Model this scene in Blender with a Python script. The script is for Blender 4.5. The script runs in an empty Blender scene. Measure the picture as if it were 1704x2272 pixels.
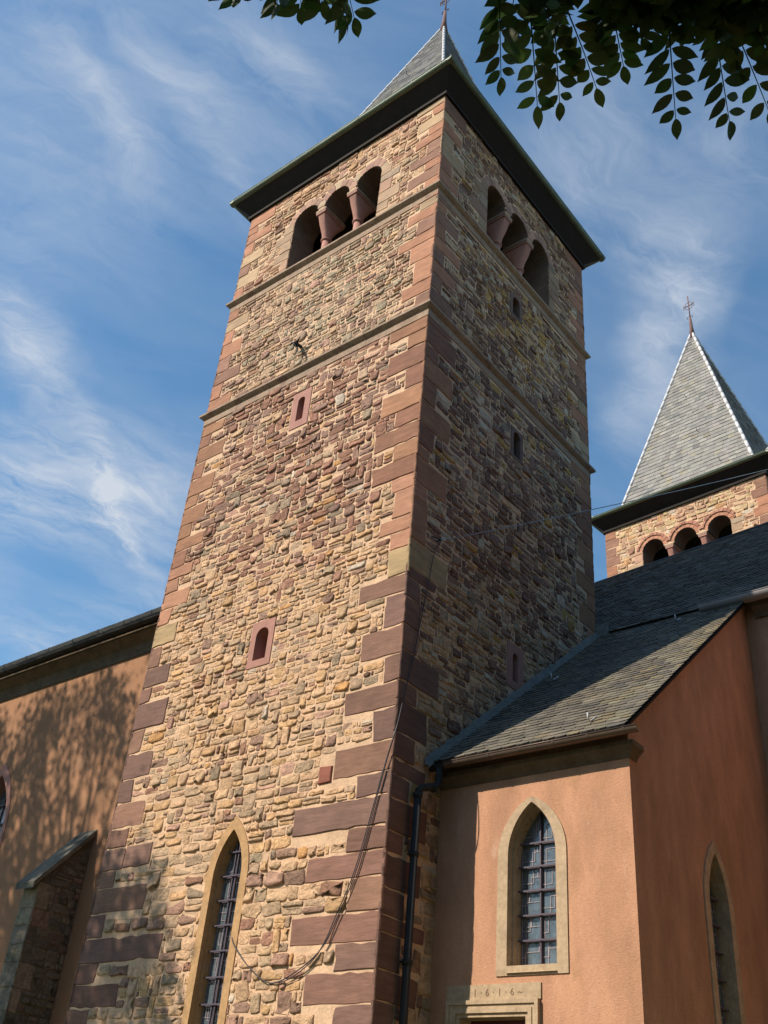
import bpy, math, random
from mathutils import Vector, Matrix
from mathutils.geometry import tessellate_polygon
R = math.radians
S = bpy.context.scene

# ------------------------------------------------------------------ camera, sky, sun, exposure
cam_d = bpy.data.cameras.new('camera'); cam = bpy.data.objects.new('camera', cam_d)
S.collection.objects.link(cam); S.camera = cam
F = Vector((-0.54986174, 0.62044452, 0.55919644)); RT = Vector((0.78124593, 0.61887401, 0.08154605)); UP = Vector((0.29547734, -0.48170899, 0.8250149))
CAM = Vector((9.88420338, -11.94101228, 1.6))
m = Matrix((RT, UP, -F)).transposed().to_4x4(); m.translation = CAM
cam.matrix_world = m
cam_d.sensor_fit = 'VERTICAL'; cam_d.sensor_height = 24; cam_d.lens = 24 * 2239.77 / 2272
cam_d.clip_start = 0.05; cam_d.clip_end = 3000

SUN_EL, SUN_HEAD = 40.0, 29.5           # light travels towards azimuth 29.5 deg (from +Y to +X)
sd = Vector((math.sin(R(SUN_HEAD)) * math.cos(R(SUN_EL)), math.cos(R(SUN_HEAD)) * math.cos(R(SUN_EL)), -math.sin(R(SUN_EL))))
sun_d = bpy.data.lights.new('sun', 'SUN'); sun_d.energy = 5.0; sun_d.angle = R(0.53); sun_d.color = (1.0, 0.90, 0.76)
sun = bpy.data.objects.new('sun', sun_d); S.collection.objects.link(sun)
sun.rotation_euler = sd.to_track_quat('-Z', 'Y').to_euler(); sun.location = (-20, -30, 40)

W = bpy.data.worlds.new('World'); S.world = W; W.use_nodes = True
wn, wl = W.node_tree.nodes, W.node_tree.links
for n in list(wn): wn.remove(n)
def WN(t, **k):
    n = wn.new(t)
    for a, b in k.items(): setattr(n, a, b)
    return n
def wmath(op, a, b=None, c=None, clamp=False):
    n = WN('ShaderNodeMath', operation=op, use_clamp=clamp)
    for i, v in enumerate((a, b, c)):
        if v is None: continue
        if isinstance(v, (int, float)): n.inputs[i].default_value = v
        else: wl.new(v, n.inputs[i])
    return n.outputs[0]
sky = WN('ShaderNodeTexSky', sky_type='NISHITA', sun_disc=False, sun_elevation=R(SUN_EL), sun_rotation=math.atan2(-sd.x, -sd.y), air_density=1.15, dust_density=0.25, ozone_density=3.0)
geo = WN('ShaderNodeTexCoord')
sep = WN('ShaderNodeSeparateXYZ'); wl.new(geo.outputs['Generated'], sep.inputs[0])
den = wmath('ADD', wmath('MAXIMUM', sep.outputs[2], 0.0), 0.15)
px_ = wmath('DIVIDE', sep.outputs[0], den); py_ = wmath('DIVIDE', sep.outputs[1], den)
P = WN('ShaderNodeCombineXYZ'); wl.new(px_, P.inputs[0]); wl.new(py_, P.inputs[1]); P = P.outputs[0]
def wnoise(loc, rot, sc, scale, detail=6, rough=0.6, dist=0.0, src=None):
    mp = WN('ShaderNodeMapping', vector_type='TEXTURE'); wl.new(src or P, mp.inputs[0])
    mp.inputs[1].default_value = (*loc, 0); mp.inputs[2].default_value = (0, 0, R(rot)); mp.inputs[3].default_value = (*sc, 1)
    n = WN('ShaderNodeTexNoise'); wl.new(mp.outputs[0], n.inputs['Vector'])
    n.inputs['Scale'].default_value = scale; n.inputs['Detail'].default_value = detail; n.inputs['Roughness'].default_value = rough; n.inputs['Distortion'].default_value = dist
    return n.outputs[0]
warp = WN('ShaderNodeTexNoise'); wl.new(P, warp.inputs['Vector']); warp.inputs['Scale'].default_value = 6; warp.inputs['Detail'].default_value = 4
wsub = WN('ShaderNodeVectorMath', operation='SUBTRACT'); wl.new(warp.outputs['Color'], wsub.inputs[0]); wsub.inputs[1].default_value = (.5, .5, .5)
wsc = WN('ShaderNodeVectorMath', operation='SCALE'); wl.new(wsub.outputs[0], wsc.inputs[0]); wsc.inputs['Scale'].default_value = 0.16
wad = WN('ShaderNodeVectorMath', operation='ADD'); wl.new(P, wad.inputs[0]); wl.new(wsc.outputs[0], wad.inputs[1]); PW = wad.outputs[0]
def blob(a, b, wid, amp, src=None):
    """an elongated soft cloud patch between two directions a and b"""
    cx, cy = (a[0] + b[0]) / 2, (a[1] + b[1]) / 2
    ln = math.hypot(b[0] - a[0], b[1] - a[1]) / 2
    mp = WN('ShaderNodeMapping', vector_type='TEXTURE'); wl.new(src or PW, mp.inputs[0])
    mp.inputs[1].default_value = (cx, cy, 0); mp.inputs[2].default_value = (0, 0, math.atan2(b[1] - a[1], b[0] - a[0])); mp.inputs[3].default_value = (ln * 1.5, wid, 1)
    l = WN('ShaderNodeVectorMath', operation='LENGTH'); wl.new(mp.outputs[0], l.inputs[0])
    q = wmath('SUBTRACT', 1.0, l.outputs['Value'], clamp=True)
    return wmath('MULTIPLY', wmath('SMOOTH_MIN', wmath('POWER', q, 1.35), 0.75, 0.5), amp)
blobs = [((-1.26, .50), (-0.94, .74), .20, .95), ((-1.02, .55), (-1.16, .68), .16, .22), ((-.90, .31), (-1.0, .52), .07, .8), ((-.98, .50), (-1.21, .84), .035, .85), ((-1.0, .46), (-1.3, .62), .10, .45),
         ((-.588, .150), (-.674, .36), .05, .40), ((-.524, .20), (-.603, .45), .045, .38), ((-.454, .40), (-.454, .25), .05, .42), ((-.50, .12), (-.50, .50), .20, .34), ((-.62, .1), (-.80, .40), .17, .36),
         ((-.235, .66), (-.31, .82), .075, .85), ((-.27, .76), (-.44, .94), .07, .7), ((-.25, .48), (-.30, .68), .11, .5), ((-.14, .55), (-.18, .72), .07, .5), ((-.36, .52), (-.40, .70), .06, .35),
         ((-1.52, .76), (-1.38, .88), .17, .65), ((-1.3, .5), (-1.5, .75), .12, .35), ((-.8, .3), (-1.0, .40), .09, .35), ((-1.2, .75), (-1.35, .9), .10, .40)]
tot = None
for a, b, w_, am in blobs:
    v = blob(a, b, w_, am); tot = v if tot is None else wmath('ADD', tot, v)
n1 = wnoise((0, 0), 72, (1, .46), 9, 12, .68, .7, PW)       # fine cirrus fibres
n2 = wnoise((3, 1), 68, (1, .34), 3.2, 5, .5, .6)
fib = wmath('MULTIPLY_ADD', n1, 2.6, wmath('MULTIPLY_ADD', n2, 1.3, -1.25))
dens = wmath('MULTIPLY', tot, wmath('MAXIMUM', fib, 0.0))
veil = wmath('MULTIPLY', wmath('MAXIMUM', wmath('SUBTRACT', n2, 0.40), 0.0), 0.5)
dens = wmath('ADD', dens, veil)
dens = wmath('MULTIPLY_ADD', dens, 0.80, 0.085, clamp=True)
bg1 = WN('ShaderNodeBackground'); bg1.inputs[1].default_value = 0.15
hsv = WN('ShaderNodeHueSaturation'); hsv.inputs['Saturation'].default_value = 1.24; hsv.inputs['Hue'].default_value = 0.492; wl.new(sky.outputs[0], hsv.inputs['Color']); wl.new(hsv.outputs[0], bg1.inputs[0])
bg2 = WN('ShaderNodeBackground'); bg2.inputs[0].default_value = (.80, .88, 1.0, 1); bg2.inputs[1].default_value = 0.70
mx = WN('ShaderNodeMixShader'); wl.new(dens, mx.inputs[0]); wl.new(bg1.outputs[0], mx.inputs[1]); wl.new(bg2.outputs[0], mx.inputs[2])
wo = WN('ShaderNodeOutputWorld'); wl.new(mx.outputs[0], wo.inputs[0])

S.view_settings.view_transform = 'Standard'; S.view_settings.look = 'None'; S.view_settings.gamma = 1; S.view_settings.use_curve_mapping = False
S.view_settings.exposure = 0.15
S.cycles.max_bounces = 6

# ------------------------------------------------------------------ materials
def mat(name, col=None, rough=.85, attr=False, noise=(6, .25), noise2=None, bump=(30, .3, .01), metal=0, spec=.3, stretch=None, tint=None, bump2=None, trans=0):
    m = bpy.data.materials.new(name); m.use_nodes = True
    nt = m.node_tree; N, L = nt.nodes, nt.links
    b = N['Principled BSDF']; b.inputs['Roughness'].default_value = rough; b.inputs['Metallic'].default_value = metal
    b.inputs['Specular IOR Level'].default_value = spec
    tc = N.new('ShaderNodeTexCoord'); vec = tc.outputs['Object']
    if attr:
        a = N.new('ShaderNodeAttribute'); a.attribute_name = 'Col'; c = a.outputs['Color']
    else:
        a = N.new('ShaderNodeRGB'); a.outputs[0].default_value = (*col, 1); c = a.outputs[0]
    sv = vec
    if stretch:
        mp = N.new('ShaderNodeMapping'); mp.inputs[3].default_value = stretch; mp.inputs[2].default_value = (0, R(6), 0); L.new(vec, mp.inputs[0]); sv = mp.outputs[0]
    def vary(c, scale, amt, v, det=6, dist=0):
        n = N.new('ShaderNodeTexNoise'); n.inputs['Scale'].default_value = scale; n.inputs['Detail'].default_value = det; n.inputs['Roughness'].default_value = .65; n.inputs['Distortion'].default_value = dist; L.new(v, n.inputs['Vector'])
        r = N.new('ShaderNodeMapRange'); r.inputs[1].default_value = .25; r.inputs[2].default_value = .75; r.inputs[3].default_value = 1 - amt; r.inputs[4].default_value = 1 + amt; L.new(n.outputs[0], r.inputs[0])
        s = N.new('ShaderNodeVectorMath'); s.operation = 'SCALE'; L.new(c, s.inputs[0]); L.new(r.outputs[0], s.inputs['Scale'])
        return s.outputs[0]
    c = vary(c, noise[0], noise[1], sv)
    if noise2: c = vary(c, noise2[0], noise2[1], vec, 3)
    if tint:                                   # patches of another colour: (scale, threshold, colour)
        for sc_, th, tcol in tint:
            n = N.new('ShaderNodeTexNoise'); n.inputs['Scale'].default_value = sc_; n.inputs['Detail'].default_value = 7; n.inputs['Roughness'].default_value = .7; L.new(sv, n.inputs['Vector'])
            r = N.new('ShaderNodeMapRange'); r.inputs[1].default_value = th; r.inputs[2].default_value = th + .12; L.new(n.outputs[0], r.inputs[0])
            x = N.new('ShaderNodeMix'); x.data_type = 'RGBA'; x.inputs[7].default_value = (*tcol, 1); L.new(r.outputs[0], x.inputs[0]); L.new(c, x.inputs[6]); c = x.outputs[2]
    L.new(c, b.inputs['Base Color'])
    last = None
    for bb, vv in ((bump, sv if stretch else vec), (bump2, vec)):
        if not bb: continue
        n = N.new('ShaderNodeTexNoise'); n.inputs['Scale'].default_value = bb[0]; n.inputs['Detail'].default_value = 5; n.inputs['Roughness'].default_value = .6; L.new(vv, n.inputs['Vector'])
        bp = N.new('ShaderNodeBump'); bp.inputs['Strength'].default_value = bb[1]; bp.inputs['Distance'].default_value = bb[2]; L.new(n.outputs[0], bp.inputs['Height'])
        if last: L.new(last, bp.inputs['Normal'])
        last = bp.outputs[0]
    if last: L.new(last, b.inputs['Normal'])
    if trans:
        t = N.new('ShaderNodeBsdfTranslucent'); L.new(c, t.inputs[0]); ms = N.new('ShaderNodeMixShader'); ms.inputs[0].default_value = trans
        L.new(b.outputs[0], ms.inputs[1]); L.new(t.outputs[0], ms.inputs[2]); L.new(ms.outputs[0], N['Material Output'].inputs[0])
    return m
M = {}
M['mortar'] = mat('mortar', (.65, .43, .27), noise=(2.2, .24), noise2=(18, .16), bump=(25, .7, .02), bump2=(110, .5, .008), tint=[(1.1, .60, (.52, .39, .25))])
M['rubble'] = mat('rubble_stone', attr=True, noise=(11, .32), noise2=(42, .22), bump=(16, 1.0, .05), bump2=(70, .9, .018), tint=[(7, .66, (.50, .40, .26))])
M['ashlar'] = mat('ashlar_sandstone', attr=True, noise=(3.0, .26), noise2=(1.6, .2), bump=(5, .6, .014), bump2=(55, .7, .010), stretch=(.7, .7, 4), tint=[(2.2, .66, (.36, .24, .16)), (3.3, .64, (.12, .07, .055))])
M['pink'] = mat('pink_sandstone', (.40, .20, .155), noise=(5, .15), bump=(70, .35, .004))
M['cream'] = mat('cream_sandstone', (.47, .34, .215), noise=(3.5, .22), noise2=(14, .12), bump=(40, .5, .008), tint=[(2.2, .58, (.38, .25, .15))])
M['ochre'] = mat('ochre_sandstone', (.47, .28, .13), noise=(3.5, .2), noise2=(14, .12), bump=(40, .5, .008), tint=[(3, .56, (.36, .24, .15))])
M['course'] = mat('string_course_stone', (.34, .235, .16), noise=(2.5, .28), noise2=(12, .2), bump=(30, .6, .012), tint=[(2.0, .55, (.22, .12, .09)), (5, .60, (.13, .13, .08))])
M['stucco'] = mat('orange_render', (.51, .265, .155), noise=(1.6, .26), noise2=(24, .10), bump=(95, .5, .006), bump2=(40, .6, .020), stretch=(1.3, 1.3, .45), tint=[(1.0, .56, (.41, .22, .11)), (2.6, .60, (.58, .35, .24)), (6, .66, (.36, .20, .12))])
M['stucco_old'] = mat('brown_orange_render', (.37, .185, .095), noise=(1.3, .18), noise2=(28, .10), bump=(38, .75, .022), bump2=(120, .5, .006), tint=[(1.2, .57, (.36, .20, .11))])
M['slate'] = mat('roof_slate', attr=True, rough=.7, spec=.2, noise=(14, .22), noise2=(2.0, .16), bump=(40, .35, .006))
M['lead'] = mat('lead_flashing', (.62, .60, .60), rough=.5, noise=(7, .2), bump=(20, .4, .006))
M['cement'] = mat('cement_fillet', (.17, .165, .145), noise=(9, .35), noise2=(30, .2), bump=(18, .8, .03))
M['gutter'] = mat('weathered_zinc', (.13, .16, .115), rough=.5, metal=.2, noise=(3, .25), bump=(30, .1, .002))
M['gutter_brown'] = mat('brown_copper_gutter', (.15, .105, .08), rough=.42, metal=.35, noise=(3, .2), bump=(30, .1, .002))
M['gutter_grey'] = mat('grey_zinc_gutter', (.34, .31, .305), rough=.45, metal=.3, noise=(3, .2), bump=(30, .1, .002))
M['soffit'] = mat('dark_soffit_boards', (.020, .015, .012), noise=(3, .3), bump=(8, .3, .01), stretch=(1, 1, 1))
M['cornice'] = mat('shaded_mossy_cornice', (.15, .105, .068), noise=(3, .3), noise2=(14, .2), bump=(20, .6, .012), tint=[(2.4, .55, (.07, .065, .04))])  # base darkened for shade under the gutters, with mossy patches
M['iron'] = mat('dark_iron', (.035, .033, .038), rough=.6, metal=.4, noise=(20, .2), bump=(60, .2, .002))
M['bars'] = mat('painted_window_iron', (.10, .08, .10), rough=.5, metal=.2, noise=(20, .2), bump=(60, .2, .002))
M['pipe'] = mat('dark_downpipe', (.04, .038, .036), rough=.7, spec=.15, metal=0, noise=(4, .2), bump=(30, .1, .002))
M['rust'] = mat('rusty_brown_finial', (.17, .09, .075), rough=.7, noise=(10, .3), bump=(40, .3, .004))
M['leading'] = mat('grey_window_leading', (.33, .27, .28), rough=.5, noise=(15, .2), bump=(60, .1, .002))
M['dark'] = mat('interior_shade_stone', (.03, .025, .022), noise=(4, .3), bump=(12, .6, .02))  # near-black colour stands in for the unlit interior
M['glass'] = mat('leaded_glass', (.10, .125, .14), rough=.10, spec=1.0, noise=(7, .5), bump=(7, .45, .02))  # grey-blue base stands in for reflected pale sky
M['wire'] = mat('dark_wire', (.05, .045, .05), rough=.5, noise=(3, .1), bump=None)
M['wire_pale'] = mat('pale_wire', (.30, .30, .30), rough=.5, noise=(3, .1), bump=None)
M['porcelain'] = mat('white_insulator', (.6, .6, .58), rough=.3, noise=(3, .05), bump=None)
M['engrave'] = mat('engraved_shadowed_stone', (.24, .16, .09), noise=(10, .2), bump=None)  # darker brown paints the shade inside the cut numerals
M['door'] = mat('dark_red_door', (.10, .018, .02), rough=.5, noise=(6, .2), bump=(20, .2, .004))
M['doorwood'] = mat('door_wood', (.07, .045, .03), rough=.6, noise=(6, .2), bump=(20, .3, .004), stretch=(8, 8, .6))
M['moss'] = mat('mossy_buttress_stone', attr=True, noise=(5, .35), noise2=(22, .25), bump=(14, .8, .03), bump2=(60, .5, .01), tint=[(1.9, .52, (.07, .068, .045))])
M['leaf'] = mat('leaf', attr=True, rough=.55, spec=.25, noise=(9, .25), bump=(20, .2, .002), trans=.4)
M['dull'] = mat('dull_brown_frame_stone', (.17, .105, .08), noise=(6, .25), bump=(50, .5, .006))
M['stem'] = mat('green_brown_stem', (.06, .06, .03), rough=.7, noise=(9, .2), bump=None)
M['bark'] = mat('bark', (.09, .075, .055), noise=(8, .4), bump=(14, 1, .04), stretch=(3, 3, .5))
M['grass'] = mat('grass_ground', (.07, .085, .035), noise=(.6, .3), noise2=(12, .3), bump=(9, .8, .05), tint=[(.25, .5, (.13, .12, .09))])

# ------------------------------------------------------------------ mesh helpers
class MB:
    def __init__(s): s.v = []; s.f = []; s.mi = []; s.c = []; s.sm = []; s.mats = []
    def m(s, name):
        if name not in s.mats: s.mats.append(name)
        return s.mats.index(name)
    def add(s, vs, fs, mt, col=(1, 1, 1), smooth=False, cols=None):
        o = len(s.v); k = s.m(mt)
        s.v.extend(vs); s.c.extend(cols if cols else [col] * len(vs))
        for f in fs: s.f.append([i + o for i in f]); s.mi.append(k); s.sm.append(smooth)
    def build(s, name, parent=None, loc=None):
        me = bpy.data.meshes.new(name)
        vs = s.v
        if loc: vs = [(a[0] - loc[0], a[1] - loc[1], a[2] - loc[2]) for a in vs]
        me.from_pydata([tuple(a) for a in vs], [], s.f)
        for k in s.mats: me.materials.append(M[k])
        me.polygons.foreach_set('material_index', s.mi); me.polygons.foreach_set('use_smooth', s.sm)
        at = me.color_attributes.new('Col', 'FLOAT_COLOR', 'POINT')
        fl = []
        for c in s.c: fl += [c[0], c[1], c[2], 1.0]
        at.data.foreach_set('color', fl); me.update()
        o = bpy.data.objects.new(name, me); S.collection.objects.link(o)
        if loc: o.location = loc
        if parent: o.parent = parent
        return o
def thing(name, label, cat, loc=(0, 0, 0), rz=0, group=None):
    o = bpy.data.objects.new(name, None); S.collection.objects.link(o); o.location = loc; o.rotation_euler = (0, 0, rz)
    o['label'] = label; o['category'] = cat
    if group: o['group'] = group
    return o
class Fr:
    """wall frame: u along the wall, v up, w outwards"""
    def __init__(s, O, U, N):
        s.O, s.U, s.N = Vector(O), Vector(U), Vector(N); s.flip = s.U.cross(Vector((0, 0, 1))).dot(s.N) < 0
    def __call__(s, u, v, w=0.0):
        return (s.O.x + s.U.x * u + s.N.x * w, s.O.y + s.U.y * u + s.N.y * w, s.O.z + v)
    def face(s, f): return list(reversed(f)) if s.flip else list(f)
def fadd(mb, fr, pts, fs, mt, **k): mb.add([fr(*p) for p in pts], [fr.face(f) for f in fs], mt, **k)
def box(mb, fr, ua, ub, va, vb, wa, wb, mt, col=(1, 1, 1)):
    p = [(ua, va, wb), (ub, va, wb), (ub, vb, wb), (ua, vb, wb), (ua, va, wa), (ub, va, wa), (ub, vb, wa), (ua, vb, wa)]
    fadd(mb, fr, p, [(0, 1, 2, 3), (5, 4, 7, 6), (4, 0, 3, 7), (1, 5, 6, 2), (3, 2, 6, 7), (4, 5, 1, 0)], mt, col=col)
def rrect(ua, ub, va, vb, rnd, jit, rng, n=12, k=.42):
    cu, cv, hu, hv = (ua + ub) / 2, (va + vb) / 2, (ub - ua) / 2, (vb - va) / 2
    j = min(hu, hv) * jit; o = []
    for i in range(n):
        t = 2 * math.pi * (i + .5) / n; c, s_ = math.cos(t), math.sin(t)
        x = math.copysign(abs(c) ** k, c); y = math.copysign(abs(s_) ** k, s_)
        o.append((cu + hu * x + rng.uniform(-j, j), cv + hv * y + rng.uniform(-j, j)))
    return o
def stone(mb, fr, ua, ub, va, vb, h, col, rng, mt='rubble'):
    if ub - ua < .025 or vb - va < .02: return
    n = 12 if (ub - ua) > .1 else 9
    o = rrect(ua, ub, va, vb, 0, .24, rng, n, rng.uniform(.22, .5)); cu = (ua + ub) / 2; cv = (va + vb) / 2
    tu, tv = rng.uniform(-.18, .18), rng.uniform(-.25, .12)
    ins = min(.015, .17 * (vb - va))
    fu = 1 - ins / max((ub - ua) / 2, .01); fv = 1 - ins / max((vb - va) / 2, .01)
    pts = [(a, b, -.012) for a, b in o]
    pts += [(cu + (a - cu) * (1 - (1 - fu) * .25), cv + (b - cv) * (1 - (1 - fv) * .25), h * .55 + rng.uniform(-.1, .1) * h) for a, b in o]
    pts += [(cu + (a - cu) * fu, cv + (b - cv) * fv, h + (a - cu) * tu * .3 + (b - cv) * tv + rng.uniform(-.18, .18) * h) for a, b in o]
    pts += [(cu + (a - cu) * fu * .5, cv + (b - cv) * fv * .5, h * 1.0 + (a - cu) * tu * .15 + (b - cv) * tv * .5 + rng.uniform(-.25, .25) * h) for a, b in o]
    pts.append((cu, cv, h * rng.uniform(.85, 1.1)))
    fs = []
    for k in range(3):
        for i in range(n): j = (i + 1) % n; fs.append((k * n + i, k * n + j, (k + 1) * n + j, (k + 1) * n + i))
    for i in range(n): fs.append((3 * n + i, 3 * n + (i + 1) % n, 4 * n))
    cols = [tuple(x * q for x in col) for q in [rng.uniform(.86, 1.12) for _ in pts]]
    fadd(mb, fr, pts, fs, mt, smooth=True, cols=cols)
def block(mb, fr, ua, ub, va, vb, p, col, rng, bev=.012, jit=.010, mt='ashlar', base=-.03):
    """dressed stone block with slightly worn arrises"""
    nu = max(1, int((ub - ua) / .16)); nv = max(1, int((vb - va) / .12)); o = []
    for i in range(nu): o.append((ua + (ub - ua) * i / nu, va, 0, 1))
    for i in range(nv): o.append((ub, va + (vb - va) * i / nv, -1, 0))
    for i in range(nu): o.append((ub - (ub - ua) * i / nu, vb, 0, -1))
    for i in range(nv): o.append((ua, vb - (vb - va) * i / nv, 1, 0))
    cu, cv = (ua + ub) / 2, (va + vb) / 2
    o2 = []; sl = rng.uniform(-.045, .045) if ub - ua > .3 else 0; free = 1 if ua < 0 else -1
    for (a, b, _, _) in o:
        chip = rng.uniform(.01, .035) if rng.random() < .10 else 0
        qa = (sl * (b - cv) / (vb - va)) if (a - cu) * free > (ub - ua) * .3 else 0
        o2.append((a + rng.uniform(-jit, jit) + qa + (chip * (1 if a < cu else -1) if (a - cu) * free > 0 else 0), b + rng.uniform(-jit, jit) + chip * (1 if b < cv else -1)))
    n = len(o2); pts = [(a, b, base) for a, b in o2] + [(a, b, p - bev) for a, b in o2]
    pts += [(a + bev * (1 if a < cu else -1) * (1 if abs(abs(a - cu) - (ub - ua) / 2) < .03 else 0), b + bev * (1 if b < cv else -1) * (1 if abs(abs(b - cv) - (vb - va) / 2) < .03 else 0), p + rng.uniform(-.003, .003)) for a, b in o2]
    fs = []
    for k in range(2):
        for i in range(n): j = (i + 1) % n; fs.append((k * n + i, k * n + j, (k + 1) * n + j, (k + 1) * n + i))
    fs.append(tuple(range(2 * n, 3 * n)))
    fadd(mb, fr, pts, fs, mt, col=col)
def arch_pts(cu, a, v0, vs, h, n=9):
    """outline: bottom left, bottom right, up the right side, over the (pointed or round) arch; h = rise"""
    o = [(cu - a, v0), (cu + a, v0)]
    if abs(h - a) < 1e-3 or h < a:
        arc = [(math.cos(math.pi * i / (2 * n)) * a, math.sin(math.pi * i / (2 * n)) * h) for i in range(n + 1)]
    else:
        rr = (a * a + h * h) / (2 * a); c = a - rr; e = math.atan2(h, -c)
        arc = [(c + rr * math.cos(e * i / n), rr * math.sin(e * i / n)) for i in range(n + 1)]
    o += [(cu + x, vs + y) for x, y in arc] + [(cu - x, vs + y) for x, y in reversed(arc[:-1])]
    return o
class Hole:
    """an opening or a dressed surround that rubble must avoid"""
    def __init__(s, cu, a, v0, vs, h, top=None): s.d = (cu, a, v0, vs, h)
    def iv(s, va, vb):
        cu, a, v0, vs, h = s.d
        if vb <= v0 + .01 or va >= vs + h - .01: return None
        y = max(0, va + .02 - vs)
        if y <= 0 or h == 0: return (cu - a, cu + a)
        if h > a + 1e-3:
            rr = (a * a + h * h) / (2 * a); x = a - rr + math.sqrt(max(0, rr * rr - y * y))
        else: x = a * math.sqrt(max(0, 1 - (y / h) ** 2))
        return (cu - x, cu + x)
def rect(u0, u1, v0, v1): return Hole((u0 + u1) / 2, (u1 - u0) / 2, v0, v1, 0)
def pick(pal, rng):
    t = rng.random() * sum(w for w, _ in pal); 
    for w, c in pal:
        t -= w
        if t <= 0: break
    sw = sum(w for w, _ in pal); mean = [sum(w * cc[i] for w, cc in pal) / sw for i in range(3)]; c = [c[i] * .84 + mean[i] * .16 for i in range(3)]
    k = rng.uniform(.84, 1.16); return tuple(min(.8, x * k * 1.22 * rng.uniform(.985, 1.015)) for x in c)
def rubble(mb, fr, u0, u1, v0, v1, obs, rowh, pal, rng, hgt=(.006, .034), gap=.014, width=(.9, 3.6), big=.075, seedoff=0):
    rows = []; v = v0
    while v < v1 - .04:
        h = rowh(v) * rng.uniform(.72, 1.32); h = min(h, v1 - v); 
        if v1 - v - h < .06: h = v1 - v
        rows.append((v, v + h)); v += h
    ph = [rng.uniform(0, 6.28) for _ in range(4)]
    def rel(u, v): return .78 + .38 * math.sin(u * 1.3 + ph[3] + v * .9) * math.sin(v * 1.7 + ph[1]) + .15 * math.sin(u * 5 + v * 4)
    def wob(u, v): return .018 * math.sin(u * 1.9 + ph[0] + v * .7) + .012 * math.sin(u * 4.7 + ph[1] + v * 3.1) + .007 * math.sin(u * 9.3 + ph[2] + v * 7.7)
    extra = []
    for i in range(len(rows) - 1):                       # bigger stones spanning two courses
        u = u0
        while u < u1:
            u += rng.expovariate(big * 10)
            w = rng.uniform(.14, .34)
            if u + w > u1: break
            a, b = rows[i][0], rows[i + 1][1]
            if b - a > .36: continue
            if any((q := o.iv(a, b)) and q[0] < u + w and q[1] > u for o in obs) or any(o[2] < b and o[3] > a and o[0] < u + w and o[1] > u for o in extra[-60:]): continue
            extra.append((u, u + w, a, b)); u += w
    for (a, b, c, d) in extra:
        e = wob((a + b) / 2, c)
        stone(mb, fr, a + gap * .6, b - gap * .6, c + gap * .5 + e, d - gap * .5 + e, rng.uniform(*hgt), pick(pal((a + b) / 2, c, rng), rng), rng)
    for (a, b) in rows:
        cut = []
        for o in obs:
            q = o.iv(a + .015, b - .015)
            if q: cut.append(q)
        for o in extra:
            if o[2] < b - .005 and o[3] > a + .005: cut.append((o[0], o[1]))
        cut.sort(); segs = []; u = u0
        for q in cut:
            if q[0] > u: segs.append((u, min(q[0], u1)))
            u = max(u, q[1])
        if u < u1: segs.append((u, u1))
        for (sa, sb) in segs:
            u = sa
            while u < sb - .03:
                r = rng.random(); h = b - a
                w = h * (rng.uniform(.35, .8) if r < .15 else rng.uniform(*width))
                w = min(max(w, .05), .46)
                if sb - (u + w) < .05: w = sb - u
                g = gap * (rng.uniform(.3, .95) if rng.random() > .07 else 1.7); e = wob(u + w / 2, a)
                lo, hi = rng.uniform(-.1, .12) * h, rng.uniform(-.12, .1) * h
                if rng.random() < .09 and h > .1:
                    mv = (a + b) / 2 + rng.uniform(-.02, .02)
                    stone(mb, fr, u + g, u + w - g, a + g * .7 + e, mv - g * .4 + e, rng.uniform(*hgt) * rel(u, a), pick(pal(u, a, rng), rng), rng)
                    stone(mb, fr, u + g, u + w - g, mv + g * .4 + e, b - g * .7 + e, rng.uniform(*hgt) * rel(u, a), pick(pal(u, a, rng), rng), rng)
                else:
                    stone(mb, fr, u + g, u + w - g, a + g * .7 + e + lo * .5, b - g * .7 + e + hi * .5, rng.uniform(*hgt) * rel(u, a), pick(pal(u, a, rng), rng), rng)
                u += w
def sheet(mb, fr, u0, u1, v0, v1, holes, w, mt, inward=False, col=(1, 1, 1)):
    outer = [(u0, v0), (u1, v0), (u1, v1), (u0, v1)] if not isinstance(u0, list) else u0
    loops = [outer] + [list(reversed(h)) for h in holes]
    tri = tessellate_polygon([[Vector((a, b, 0)) for a, b in l] for l in loops])
    pts = [(a, b, w) for l in loops for a, b in l]
    fs = []
    for t in tri:
        (ax, ay, _), (bx, by, _), (cx, cy, _) = pts[t[0]], pts[t[1]], pts[t[2]]
        ccw = (bx - ax) * (cy - ay) - (by - ay) * (cx - ax) > 0
        fs.append(tuple(t) if ccw != inward else tuple(reversed(t)))
    fadd(mb, fr, pts, fs, mt, col=col)
def strip(mb, fr, loop, wa, wb, mt, closed=True, smooth=False, loop2=None, col=(1, 1, 1), skip=()):
    """faces between an outline at depth wa and the same (or a second) outline at depth wb"""
    n = len(loop); l2 = loop2 or loop
    pts = [(a, b, wa) for a, b in loop] + [(a, b, wb) for a, b in l2]
    fadd(mb, fr, pts, [(i, n + i, n + (i + 1) % n, (i + 1) % n) for i in range(n if closed else n - 1) if i not in skip], mt, smooth=smooth, col=col)
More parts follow.
